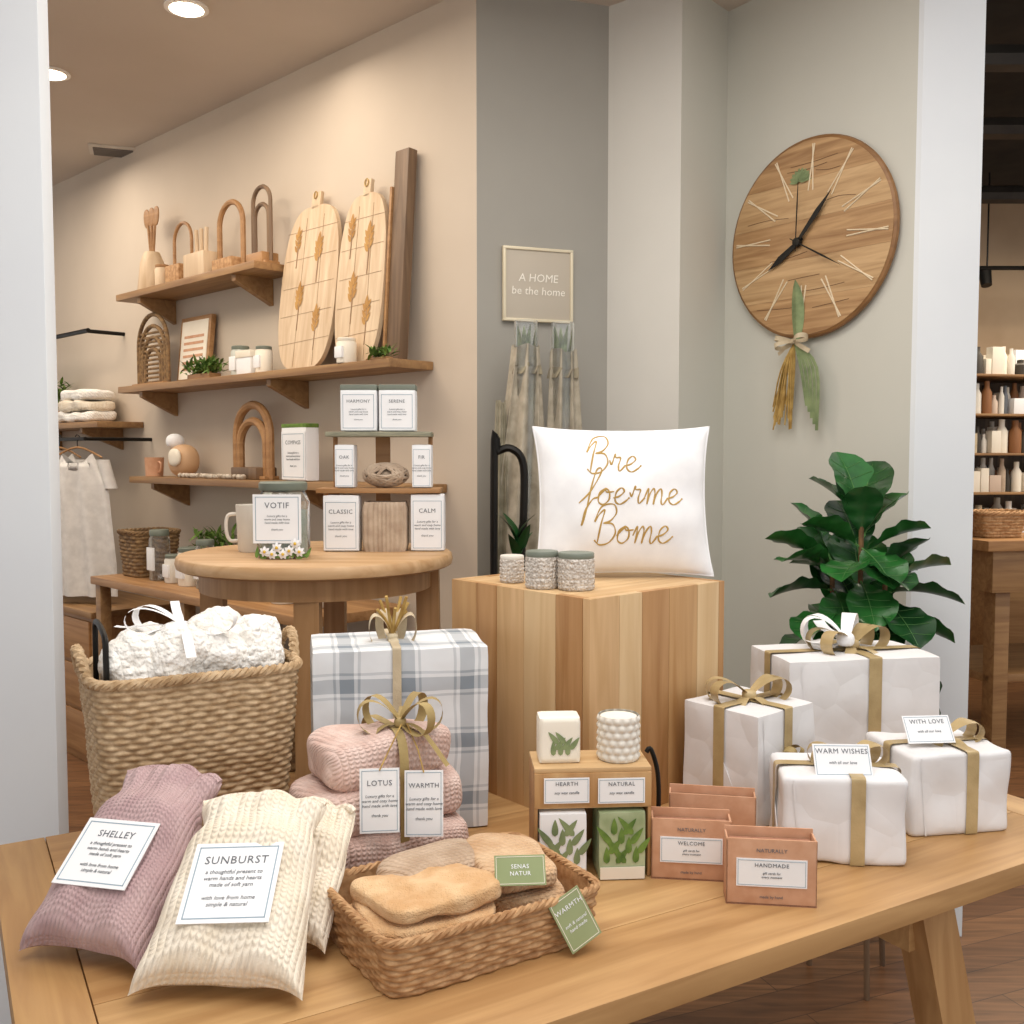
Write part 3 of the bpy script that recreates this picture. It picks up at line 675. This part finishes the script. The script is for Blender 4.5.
box(g,'lower_shelf',-.165,.165,-.055,.06,.155,.168,W_MID); box(g,'upper_shelf',-.14,.14,-.05,.055,.305,.318,GW)
for x in(-.163,.151):
    box(g,'lower_post_%d'%(x>0),x,x+.012,.045,.058,0,.156,W_MID)
    box(g,'upper_post_%d'%(x>0),x*.83,x*.83+.012,.042,.054,.168,.306,W_MID)
box(g,'back_post',-.02,.02,.05,.06,0,.305,W_MID)
def candlebox(name,loc,w,h,title,d=.06,cap=None,rz=0):
    g=G(name,loc,rz); soft(g,'carton',(w,d,h),CARD,None,k=30,n=8)
    label(g,'label',w*.94,h*.88,T(0,-d/2-.002,h*.47),title,BODY,ts=.12,bs=.06)
    if cap: box(g,'cap',-w/2,w/2,-d/2,d/2,h-.004,h+.012,cap,.003)
rx,ry=-.355,2.69
candlebox('boxed_candle',(rx-.098,ry-.03,ZR),.096,.15,'CLASSIC')
candlebox('boxed_candle',(rx+.13,ry-.02,ZR),.09,.153,'CALM')
g=G('ribbed_knit_candle',(rx+.017,ry-.025,ZR))
def fk(u,v):
    a=u*2*pi; n=10; c=math.cos(a); s_=math.sin(a); rr=.057*(abs(c)**n+abs(s_)**n)**(-1/n)*(1+.03*math.sin(u*2*pi*34)); rr*= 1 if 0.02<v<.98 else .93
    return Vector((rr*c,rr*s_*.7,v*.132))
surf(g,'ribbed_body',fk,204,8,TAUPEP,None,True,180); box(g,'lid_top',-.045,.045,-.03,.03,.12,.131,TAUPEP,.004)
candlebox('boxed_candle',(rx-.052,ry-.01,ZR+.319),.098,.112,'HARMONY',.06,LID)
candlebox('boxed_candle',(rx+.05,ry-.01,ZR+.319),.098,.112,'SERENE',.06,LID)
candlebox('small_boxed_candle',(rx-.09,ry-.015,ZR+.169),.052,.115,'OAK')
candlebox('small_boxed_candle',(rx+.115,ry-.015,ZR+.169),.052,.115,'FIR')
g=G('twine_ball_bowl',(rx+.015,ry-.01,ZR+.169)); L=[]
for k in range(26):
    ax=Vector((math.sin(k*1.7),math.cos(k*2.3),math.sin(k*.9)*.6)).normalized(); u=ax.orthogonal().normalized(); w=ax.cross(u)
    L.append(tb([(Vector((.06*(u*math.cos(a)+w*math.sin(a)).x,.04*(u*math.cos(a)+w*math.sin(a)).y,.03*(u*math.cos(a)+w*math.sin(a)).z+.034)) ) for a in [2*pi*q/24 for q in range(24)]],.004,5,True))
part(g,'twine',*merge(L),TAUPEP); soft(g,'core',(.09,.06,.045),TAUPEP,T(0,0,.008),k=2.2,n=8)
# ================================================================= WALL SHELVES
def shelf(name,t0,t1,z,dep,brs):
    g=G(name,WP(0,0,0),135.8)
    box(g,'board',t0,t1,.002,dep,z-.03,z,W_SH,.003)
    for i,t in enumerate(brs):
        V=[(t-.015,.002,z-.031),(t+.015,.002,z-.031),(t-.015,dep*.9,z-.031),(t+.015,dep*.9,z-.031),(t-.015,.002,z-.14),(t+.015,.002,z-.14),(t-.015,dep*.9,z-.055),(t+.015,dep*.9,z-.055)]
        part(g,'bracket_%d'%i,V,[(0,1,3,2),(4,6,7,5),(0,2,6,4),(1,5,7,3),(2,3,7,6),(0,4,5,1)],W_SH)
shelf('wall_shelf',1.06,2.30,2.22,.2,[1.25,2.1]); shelf('wall_shelf',.22,2.30,1.78,.2,[1.0,2.1]); shelf('wall_shelf',.15,2.2,1.35,.2,[.8,2.0])
shelf('wall_shelf',2.45,3.9,1.62,.24,[2.7,3.5])
def board(name,t,w,h,tilt,dep,seed,th=.018):
    g=G(name,WP(t,dep,1.781),WR); M=RX(-tilt)
    out=[]
    n=60
    for i in range(n):
        a=2*pi*i/n; c=math.cos(a); s_=math.sin(a); k=3.6
        x=w/2*math.copysign(abs(c)**(2/k),c)*(1-.06*(s_>0)*s_); z=h*.46+h*.46*math.copysign(abs(s_)**(2/2.8),s_)
        out.append((x,z))
    V=[(x,-th/2,z) for x,z in out]+[(x,th/2,z) for x,z in out]
    part(g,'paddle',V,[tuple(range(n)),tuple(range(2*n-1,n-1,-1))]+[(i,n+i,n+(i+1)%n,(i+1)%n) for i in range(n)],W_BRD,M,50)
    box(g,'handle',-w*.08,w*.08,-th/2,th/2,h*.9,h,W_BRD,.006,M)
    tube(g,'hanging_loop',[(.010*math.cos(a),-th/2-.003,h*.98+.014*math.sin(a)) for a in [2*pi*q/16 for q in range(16)]],.002,STRAW,M,6,True)
    L=[]; L2=[]
    for (x,z,s) in [(-.05,.25,1.2),(.07,.16,1.1),(.05,.42,1.2),(-.09,.47,1)]:
        x*=w/.36; z*=h/.66
        L.append(tb([(x,-th/2-.001,z-.09*s),(x+.004,-th/2-.001,z+.03*s)],.0022,5))
        for k in range(6):
            L2.append(xf(T(x,-th/2-.002,z-.025+.012*k)@RY((38 if k%2 else -38))@RX(90),leafg(.036*s,.015*s,.02,.05)))
        L2.append(xf(T(x,-th/2-.002,z+.03)@RX(90),leafg(.05*s,.02*s,.02,.05)))
    for k in range(5): L.append(tb([(-w*.45,-th/2-.0005,h*(.15+.16*k)),(w*.45,-th/2-.0005,h*(.17+.155*k))],.0009,4))
    L.append(tb([(-w*.15,-th/2-.0005,h*.02),(-w*.12,-th/2-.0005,h*.86)],.0009,4)); L.append(tb([(w*.2,-th/2-.0005,h*.02),(w*.18,-th/2-.0005,h*.86)],.0009,4))
    part(g,'burned_lines',*merge(L),mk('burn%d'%seed,'#94765a','#a4866a'),M); part(g,'botanical_inlay',*merge(L2),mk('inlay%d'%seed,'#a9793a','#c0924c'),M)
board('wooden_serving_board',.855,.375,.70,7,.12,1); board('wooden_serving_board',.515,.28,.68,6,.12,2)
g=G('reclaimed_wood_plank',WP(.320,.085,1.781),WR); box(g,'plank',-.04,.035,-.02,.02,0,.745,W_DARK,.004,RX(-4)); box(g,'side_strip',-.052,-.04,-.028,-.008,0,.62,W_MID,.003,RX(-4))
def jar(name,loc,r,h,mat,lid=None,rz=WR,lab=True):
    g=G(name,loc,rz); lathe(g,'body',[(.001,0),(r*.95,0),(r,.006),(r,h*.8),(r*.85,h*.88),(r*.85,h*.9),(.001,h*.9)],mat)
    lathe(g,'lid',[(.001,h*.88),(r*.9,h*.88),(r*.92,h*.9),(r*.92,h*.98),(r*.85,h),(.001,h)],lid or LID)
    if lab: box(g,'label',-r*.6,r*.6,-r-.002,-r*.8,h*.2,h*.65,CARD,.001)
    return g
jar('candle_tin',WP(.50,.17,1.781),.036,.09,CARDC,CARDC)
jar('glass_jar',WP(1.34,.1,1.781),.04,.13,mk('frost','#bfc2b8','#cccfc6',rough=.3)); jar('glass_jar',WP(1.11,.13,1.781),.035,.11,CARDC)
g=G('white_soap_box',WP(1.22,.12,1.781),WR); box(g,'box',-.055,.055,-.04,.04,0,.09,CARD,.004); box(g,'lid',-.058,.058,-.043,.043,.07,.1,CARDC,.004)
def bushy(name,loc,rx_,ry_,h,mat,n=120,L0=.04,seed=1):
    g=G(name,loc,WR); r=random.Random(seed); L=[]
    box(g,'tray',-rx_*.8,rx_*.8,-ry_*.8,ry_*.8,0,h*.25,W_MID,.003)
    for i in range(n):
        L.append(xf(T(r.uniform(-rx_,rx_),r.uniform(-ry_,ry_),h*(.25+.5*r.random()))@RZ(r.uniform(0,360))@RX(r.uniform(-10,80)),leafg(L0*(.7+.6*r.random()),L0*.3,.3,.1,.8,2,4)))
    part(g,'foliage',*merge(L),mat)
bushy('moss_planter',WP(1.56,.15,1.781),.12,.035,.09,MOSS,260,.045)
bushy('trailing_greenery',WP(.29,.175,1.781),.05,.02,.03,MOSS,60,.04,3)
g=G('framed_print',WP(1.83,.055,1.781),WR); box(g,'frame',-.14,.14,-.012,.012,0,.31,W_MID,.004,RX(-6)); box(g,'mat_board',-.12,.12,-.0145,-.012,.02,.29,CARDC,0,RX(-6))
part(g,'print_stripes',*merge([bx(-.09,.09,-.016,-.0145,.06+i*.03,.072+i*.03) for i in range(6)]),KRAFT,RX(-6))
def arch(name,loc,w,h,mat,r=.012,n=3,woven=False):
    g=G(name,loc,WR); L=[]
    for k in range(n):
        s=1-k*(.16 if woven else .22); pts=[(-w/2*s,0,0)]+[(w/2*s*math.cos(pi-pi*i/16),0,h*s-w/2*s+w/2*s*math.sin(pi*i/16)) for i in range(17)]+[(w/2*s,0,0)]
        L.append(tb(pts,r,8))
    part(g,'arched_frame',*merge(L),mat)
    if woven:
        part(g,'woven_strands',*merge([tb([(-w/2*.98,.0,.02+i*h/16),(w/2*.98,0,.02+i*h/16)],.006,6) for i in range(12)]),mat)
    box(g,'base',-w/2-.01,w/2+.01,-.035,.035,0,.014,W_MID,.003)
    return g
arch('woven_arch_basket',WP(2.13,.1,1.781),.30,.34,WICKD,.01,4,True)
g=arch('wooden_arch_basket',WP(1.40,.1,2.221),.19,.30,W_MID,.012,1); box(g,'tray',-.08,.08,-.05,.05,0,.06,WICK2,.006)
g=arch('wooden_arch_basket',WP(1.16,.1,2.221),.13,.32,W_DARK,.009,2); box(g,'tray',-.06,.06,-.04,.04,0,.05,W_MID,.006)
g=arch('wooden_arch_basket',WP(1.82,.1,2.221),.16,.28,W_MID,.008,1); box(g,'tray',-.08,.05,-.05,.05,0,.09,WICK2,.006)
g=G('wooden_caddy',WP(1.61,.12,2.221),WR); box(g,'body',-.09,.09,-.045,.045,0,.11,W_BRD,.005)
for i in range(3): tube(g,'spoon_%d'%i,[(-.04+.035*i,0,.06),(-.05+.045*i,0,.22)],.009,W_BRD)
g=G('utensil_vase',WP(2.12,.1,2.221),WR); lathe(g,'vase',[(.001,0),(.065,0),(.07,.01),(.055,.14),(.035,.19),(.03,.19),(.001,.02)],W_BRD)
for i,(dx,a) in enumerate([(-.04,-9),(0,0),(.04,9)]):
    tube(g,'utensil_handle_%d'%i,[(0,0,.1),(dx*.9,0,.33)],.007,W_MID); soft(g,'utensil_head_%d'%i,(.055,.012,.09),W_MID,T(dx,0,.31)@RY(a),k=2.5,n=8)
jar('wooden_cup',WP(1.98,.12,2.221),.035,.11,W_BRD,W_MID,lab=False)
candlebox('boxed_candle',WP(.86,.13,1.351),.17,.21,'COMPASS',.06,MOSS,WR)
g=arch('woven_arch_basket',WP(1.25,.1,1.351),.26,.31,W_MID,.018,2); box(g,'tray',-.1,.1,-.05,.05,0,.05,W_DARK,.006)
g=G('ceramic_duck_planter',WP(1.83,.11,1.351),WR); soft(g,'body',(.17,.12,.15),tint('tan_ceramic','#c8a27c'),None,k=2.3,n=16); soft(g,'head',(.08,.08,.07),COTTON,T(-.08,0,.13),k=2.2,n=12); soft(g,'wing',(.1,.03,.08),CARDC,T(.02,-.055,.05),k=2.4,n=10)
soft(g,'beak',(.03,.025,.014),STRAW,T(-.125,0,.155),k=2.2,n=8)
g=G('bead_garland',WP(1.46,.185,1.351),WR); part(g,'beads',*merge([xf(T(-.26+.022*i,.006*math.sin(i*.9),0),sb((.022,.022,.022),k=2,n=5)) for i in range(25)]),mk('beads','#8e7a64','#d8cdbd',scale=50))
g=G('terracotta_cup',WP(2.1,.12,1.351),WR); lathe(g,'body',[(.001,0),(.04,0),(.045,.09),(.042,.09),(.038,.01),(.001,.01)],KRAFT); tube(g,'handle',cat([(.042,0,.07),(.065,0,.06),(.06,0,.025),(.042,0,.02)],4),.005,KRAFT)
g=G('folded_blanket_pile',WP(2.85,.13,1.622),WR)
for i in range(3): soft(g,'blanket_%d'%i,(.44-.05*i,.19,.06),[WOOL,CREAM,WOOL][i],T(.02*i,0,.055*i),k=4,n=20,na=.02,ns=12,seed=i)
bushy('trailing_greenery',WP(3.3,.13,1.621),.1,.08,.3,MOSS,120,.06,8)
g=G('wall_clothes_rail',WP(0,0,0),135.8)
tube(g,'rail',[(2.62,.2,2.08),(3.8,.2,2.08)],.012,BLACK)
for t in(2.65,3.6): tube(g,'post_%d'%t,[(t,.0,2.08),(t,.2,2.08)],.01,BLACK)
tube(g,'lower_rail',[(2.35,.34,1.53),(3.8,.34,1.53)],.01,BLACK)
for t in(2.37,3.5): tube(g,'lower_post_%d'%t,[(t,.0,1.53),(t,.34,1.53)],.009,BLACK)
def garment(name,loc,rz,w,h,mat,fold=10):
    g=G(name,loc,rz)
    def side(sg):
        def fn(u,v):
            x=(u-.5)*2; wv=w/2*(.72+.28*min(1,(1-v)*1.3)) if v<.82 else w/2*.72*(1-(v-.82)/.18*.45)
            z=-h*(1-v) - (.06*(1-x*x) if v>.95 else 0)
            return Vector((x*wv,-sg*(.035*max(0,1-x*x)**.5)+.014*math.sin(x*fold+v*2)*(1.2-v),z))
        return gr(fn,40,30)
    part(g,'front',*side(1),mat,None,180); part(g,'back',*side(-1),mat,None,180)
    for s_ in(-1,1): 
        surf(g,'sleeve_%d'%(s_+1),lambda u,v: Vector((s_*(w*.33+.10*v*w+.03*math.cos(u*2*pi)),.03*math.sin(u*2*pi),-.03-.2*h*v)),14,4,mat,None,True)
    tube(g,'hanger',cat([(-w*.32,0,-.02),(0,0,.03),(w*.32,0,-.02)],4),.005,W_MID); tube(g,'hanger_hook',cat([(0,0,.03),(0,0,.06),(.015,0,.075),(0,0,.09),(-.012,0,.08)],4),.0025,BLACK)
garment('hanging_white_top',WP(2.42,.35,1.46),-10,.40,.69,SHIRT); garment('hanging_white_top',WP(2.66,.34,1.46),-15,.38,.68,SHIRT,14); garment('hanging_white_top',WP(2.95,.34,1.46),-20,.36,.6,GREYL,12)
# console below shelves
g=G('wooden_console',WP(0,0,0),135.8)
box(g,'top',.35,2.05,.02,.46,.87,.905,W_MID,.004)
for i,t in enumerate((.38,1.2,1.97)):
    box(g,'leg_front_%d'%i,t,t+.05,.40,.45,0,.87,W_SH,.003); box(g,'leg_back_%d'%i,t,t+.05,.03,.08,0,.87,W_SH,.003)
box(g,'lower_shelf',.38,2.02,.04,.44,.28,.305,W_SH,.003)
for k,(t,zz,a,b_,h) in enumerate([(1.0,.906,.15,.11,.17),(1.90,.906,.10,.11,.2),(.80,.306,.24,.15,.3),(1.50,.306,.26,.15,.3)]):
    g=G('storage_basket',WP(t,.25,zz),WR); wicker(g,a*.85,b_*.85,a,b_,h,12,24,WICKD,amp=.008,rim=.009,su=4,sv=4)
for (t,r_,h,mm) in [(1.30,.04,.2,GLASS),(1.43,.05,.16,CARDC),(1.57,.04,.12,POT),(1.70,.045,.22,GLASS),(.72,.05,.14,POT),(.55,.05,.12,CARDC)]:
    jar('display_bottle',WP(t,.3,.906),r_,h,mm)
bushy('herb_planter',WP(1.58,.10,.906),.12,.05,.26,MOSS,170,.06,12)
g=G('wooden_cabinet',WP(0,0,0),135.8)
box(g,'carcass',2.12,3.5,.02,.42,0,.70,W_MID,.004); box(g,'top',2.10,3.52,.01,.44,.70,.73,W_SH,.004)
for i in range(3): box(g,'drawer_%d'%i,2.15,3.47,.42,.432,.04+i*.22,.24+i*.22,W_MID,.004); tube(g,'pull_%d'%i,[(2.6,.445,.15+i*.22),(3.0,.445,.15+i*.22)],.006,BLACK)
# ================================================================= ALCOVE: sign, vases
g=G('wall_sign',(.085,3.447,2.03),19.2)
box(g,'panel',-.12,.12,-.014,-.004,-.12,.12,tint('sign_panel','#beb4a4'),.002)
SF=mk('sign_frame','#d9cdb0','#e2d7bd',rough=.4,metal=.2)
part(g,'frame',*merge([bx(-.127,.127,-.02,-.002,.115,.125,.002),bx(-.127,.127,-.02,-.002,-.125,-.115,.002),bx(-.127,-.117,-.02,-.002,-.12,.12,.002),bx(.117,.127,-.02,-.002,-.12,.12,.002)]),SF)
text(g,'sign_text','A HOME\nbe the home',.038,tint('sign_ink','#f6f1e6'),T(0,-.0155,.0),.1)
def cloth(x0,w0,w1,zt,zb,ph,y0,xd=0):
    def fn(u,v):
        z=zt+(zb-zt)*v; w=w0+(w1-w0)*min(1,v*1.5); a=u*2*pi
        x=x0+xd*v+w/2*math.cos(a)*(1+.10*math.sin(a*5+ph+v*2)); y=y0+(w*.32)*math.sin(a)*(1+.4*math.sin(a*7+ph+v*3))
        return Vector((x,y,z+.006*math.sin(a*3+ph)*(v<.05)))
    return gr(fn,110,30,True)
for i,(vx,vy,w0,w1,zt,dk) in enumerate([(.045,3.22,.085,.185,1.80,0),(.165,3.26,.085,.145,1.79,0)]):
    g=G('glass_vase_with_linen',(vx,vy,0),8)
    lathe(g,'glass_cylinder',[(.001,.92),(.036,.92),(.038,1.88),(.034,1.88),(.033,.94),(.001,.94)],GLASS)
    box(g,'stand',-.055,.055,-.055,.055,0,.92,W_MID,.004)
    part(g,'draped_linen',*cloth(0,w0,w1,zt,.93,i*2,0,-.03 if i==0 else .01),LINEN,None,180)
    part(g,'linen_tie',*cloth(0,w0*1.12,w0*1.15,zt-.06,zt-.09,i*2,0),fabric('linen_tie_%d'%i,'#8a816f','#a1977f'),None,180)
    L=[xf(T(.015*math.sin(k*2),.012*math.cos(k*3),1.70)@RZ(k*70)@RX(84),leafg(.17,.03,.05,.1)) for k in range(7)]
    part(g,'dried_leaves',*merge(L),SAGE)
    if i==0: part(g,'draped_dark_fold',*cloth(-.085,.03,.07,1.62,.93,1,-.02),fabric('linen_dark','#857f6b','#a29b87'),None,180)
g=G('black_metal_hook_stand',(.0,3.06,0))
tube(g,'hook_loop',cat([(-.055,-.0,.02),(-.055,-.0,1.40),(-.04,0,1.46),(.0,-.0,1.47),(.035,-.0,1.42),(.035,0,1.25),(.03,-.0,1.1),(.035,0,.02)],5),.012,BLACK)
box(g,'foot',-.1,.1,-.03,.03,0,.02,BLACK,.003)
part(g,'dark_leaves',*merge([xf(T(.02+.01*math.sin(k*2),-.01,1.13+.03*(k%3))@RZ(k*51)@RX(70),leafg(.10,.035,.3,.1)) for k in range(9)]),LEAFD)
# ================================================================= CLOCK
g=G('round_wooden_wall_clock',(.976,3.272,2.15),-54)
rc=.31
for i in range(5):
    z0=-rc+i*2*rc/5; z1=z0+2*rc/5-.0006
    out=[]
    for k in range(13):
        z=z0+(z1-z0)*k/12; out.append((math.sqrt(max(0,rc*rc-z*z)),z))
    P=out+[(-x,z) for x,z in out[::-1]]; n=len(P)
    V=[(x,-.03,z) for x,z in P]+[(x,-.004,z) for x,z in P]
    part(g,'face_plank_%d'%i,V,[tuple(range(n)),tuple(range(2*n-1,n-1,-1))]+[(q,n+q,n+(q+1)%n,(q+1)%n) for q in range(n)],[W_CLK,W_CLK2][i%2],None,30)
L=[]
for h in range(12):
    a=R(h*30+4); 
    for dd in(-.06,.06):
        L.append(tb([(math.sin(a+dd)*.15,-.031,math.cos(a+dd)*.15),(math.sin(a-dd*.2)*.295,-.031,math.cos(a-dd*.2)*.295)],.0024,5))
part(g,'hour_marks',*merge(L),tint('chalk','#e4d3b4'))
L=[]
rr_=random.Random(3)
for k in range(10):
    z=rr_.uniform(-.24,.24); hw=math.sqrt(rc*rc-z*z)*.9; x0=rr_.uniform(-hw,hw*.3); x1=min(hw,x0+rr_.uniform(.08,.2))
    L.append(tb(cat([(x0,-.0302,z),((x0+x1)/2,-.0302,z+rr_.uniform(-.012,.012)),(x1,-.0302,z+rr_.uniform(-.015,.015))],4),.0011,4))
part(g,'wood_cracks',*merge(L),tint('crack','#5e3f22'))
tube(g,'bark_rim',[(rc*math.cos(a),-.017,rc*math.sin(a)) for a in [2*pi*q/72 for q in range(72)]],.012,wood('bark','#7a5530','#9a7044',0),None,8,True)
cx,cz=-.03,-.01
def hand(name,ang,l,w,y,mat=BLACK):
    M=T(cx,y,cz)@RY(ang); V=[(-w*.5,0,-l*.15),(w*.5,0,-l*.15),(w,0,l*.6),(0,0,l),(-w,0,l*.6)]; V=V+[(x,-.002,z) for x,_,z in V]
    part(g,name,V,[(0,1,2,3,4),(9,8,7,6,5)]+[(i,(i+1)%5,5+(i+1)%5,5+i) for i in range(5)],mat,M)
hand('minute_hand',42,.19,.009,-.042); hand('hour_hand',-122,.14,.012,-.038); hand('second_hand',120,.2,.003,-.046); hand('thin_hand',2,.2,.002,-.05)
lathe(g,'centre_cap',[(.001,0),(.016,0),(.014,.012),(.001,.014)],BLACK,T(cx,-.038,cz)@RX(90))
part(g,'green_sprig',*merge([xf(T(-.03,-.036,.185)@RY(-80+20*k)@RX(84),leafg(.065,.018,.1)) for k in range(9)]),SAGE)
part(g,'hanging_green_leaf',*xf(T(-.03,-.05,-.13)@RX(-84),leafg(.22,.05,.05,.2,.9)),SAGE)
L=[];L2=[]
r=random.Random(5)
for k in range(34):
    x=r.uniform(-.02,.02); L.append(tb(cat([(-.035,-.04,-.33),(-.055+x,-.045+r.uniform(-.015,.01),-.42),(-.08+x*2,-.04,-.52-.1*r.random())],3),.0025,4))
for k in range(5):
    x=.01*k; L2.append(rib(cat([(-.03,-.045,-.33),(.0+x*1.5,-.05,-.42),(.02+x,-.045,-.54-.02*k)],4),.012,(1,0,0)))
part(g,'dried_straw_tassel',*merge(L),STRAW); part(g,'green_ribbon_tails',*merge(L2),SAGE)
loopbow(g,'tassel_bow',T(-.03,-.05,-.33)@RX(80),.06,.03,.016,BEIGER,angs=(10,170,200),tails=((-30,0),(-150,0)))
# ================================================================= RIGHT SHOP
g=G('display_counter',(2.72,5.2,0),12)
box(g,'top',-.6,1.2,-.45,.45,1.0,1.05,W_MID,.005); box(g,'apron',-.55,1.15,-.42,.42,.80,1.0,W_SH,.004)
for i,(x,y) in enumerate([(-.5,-.38),(1.0,-.38),(-.5,.34),(1.0,.34)]): box(g,'leg_%d'%i,x,x+.08,y,y+.08,0,.86,W_SH,.004)
box(g,'lower_shelf',-.5,1.1,-.35,.35,.35,.39,W_SH,.004)
g=G('stocked_product_shelf',(2.82,5.35,1.05),12)
tiers=(.20,.40,.60,.80)
for k,zz in enumerate(tiers): box(g,'tier_%d'%k,-.6,.95,-.2,.22,zz,zz+.012,W_SH,.003)
for x in(-.6,.93): 
    for y in(-.19,.19): box(g,'post_%d_%d'%(x>0,y>0),x,x+.02,y,y+.02,0,.95,BLACK,.003)
box(g,'back_panel',-.6,.95,.20,.215,0,.95,W_DARK,.003)
r=random.Random(9); cols=[CARDC,TAUPEP,POT,POT,CARD,tint('amber','#8a5a32'),tint('dark_glass','#3c352c'),BEIGER,tint('blush','#cbb6a4'),CARDC,tint('slate','#6b7078')]; bk={i:[] for i in range(len(cols))}
for row in(-.15,-.07,.03):
  for zz in(0,)+tuple(q+.012 for q in tiers):
    x=-.58
    while x<.86:
        w=r.uniform(.014,.034); h=r.uniform(.07,.175)
        if r.random()<.3: sh=xf(T(x+w,row,zz+.001),bx(-w,w,-.025,.025,0,h*.8,.002))
        else: sh=xf(T(x+w,row+.02*r.random(),zz+.001),lat([(.001,0),(w,0),(w,h*.65),(w*.5,h*.8),(w*.5,h),(.001,h)],10))
        bk[r.randrange(len(cols))].append(sh); x+=2*w+.005
for i,l in bk.items():
    if l: part(g,'bottles_%d'%i,*merge(l),cols[i])
g=G('storage_basket',(2.38,4.90,1.051),10); wicker(g,.1,.08,.13,.1,.12,8,20,WICK2,amp=.008,rim=.01,su=4,sv=4)
g=G('wooden_side_table',(4.0,6.9,0),5); box(g,'top',-.9,.9,-.4,.4,.85,.9,W_MID); box(g,'body',-.8,.8,-.35,.35,.1,.85,W_SH); box(g,'plinth',-.75,.75,-.3,.3,0,.1,W_DARK)
g=G('ceiling_pipes',(0,0,0))
for i,(y,z) in enumerate([(4.5,3.2),(5.6,3.25),(6.8,3.2)]): tube(g,'duct_%d'%i,[(1.5,y,z),(6,y,z)],.06,mk('duct%d'%i,'#2c2823','#3a352f',rough=.6))
tube(g,'light_track',[(2.0,7.0,2.75),(5,7.0,2.75)],.015,BLACK)
for i in range(4):
    x=3.3+.35*i; tube(g,'track_rod_%d'%i,[(x,7.0,2.75),(x,7.0,3.4)],.006,BLACK); lathe(g,'track_spot_%d'%i,[(.001,0),(.035,0),(.045,.11),(.001,.11)],BLACK,T(x,7.0,2.63)@RX(-20),16)
# ================================================================= LIGHTS
def area(name,loc,rot,sx,sy,e,col):
    l=bpy.data.lights.new(name,'AREA'); l.shape='RECTANGLE'; l.size=sx; l.size_y=sy; l.energy=e; l.color=col
    o=bpy.data.objects.new(name,l); o.location=loc; o.rotation_euler=[R(a) for a in rot]; link(o); return o
area('overhead_fill_main',(.1,.7,2.95),(0,0,0),2.0,1.4,42,(1,.975,.94))  # added unseen soft fill above camera and table, not a fitting
area('grey_wall_fill',(.25,2.1,2.95),(0,0,0),1.2,.9,18,(1,.95,.89))  # fill added to brighten the grey walls, not a fitting
area('downlight_fill_back',(-1.4,3.2,2.93),(0,0,0),1.5,1.2,25,(1,.88,.74))  # broad area light standing in for the recessed downlights, no panel there
area('downlight_fill_far',(-2.8,4.5,2.93),(0,0,0),1.5,1.2,27,(1,.88,.74))  # broad area light spreading the warm downlight glow deeper left, no panel there
area('shop_fill',(3.4,5.0,3.05),(0,0,0),2.4,2.4,125,(1,.87,.70))  # area light put in for the shop's warm lighting, not a panel
for i,(t,d) in enumerate([(.9,1.2),(2.1,1.2)]):
    p=WP(t,d,2.95); l=bpy.data.lights.new('wall_wash_spot','SPOT'); l.energy=12; l.spot_size=R(110); l.spot_blend=1; l.color=(1,.83,.62); l.shadow_soft_size=.1
    o=bpy.data.objects.new('wall_wash_spot',l); o.location=p; tgt=Vector(WP(t,0,1.9)); o.rotation_euler=(tgt-Vector(p)).to_track_quat('-Z','Y').to_euler(); link(o)
w=bpy.data.worlds.new('World'); S.world=w; w.use_nodes=True; w.node_tree.nodes['Background'].inputs[0].default_value=(1,.99,.975,1); w.node_tree.nodes['Background'].inputs[1].default_value=.84
# ================================================================= CAMERA
cam=bpy.data.cameras.new('camera'); cam.lens=35; cam.sensor_width=36; co=bpy.data.objects.new('camera',cam); co.location=(0,0,1.45); co.rotation_euler=(R(90-3.25),0,0); link(co); S.camera=co
try: S.view_settings.view_transform='Standard'
except Exception as ex: print(ex)
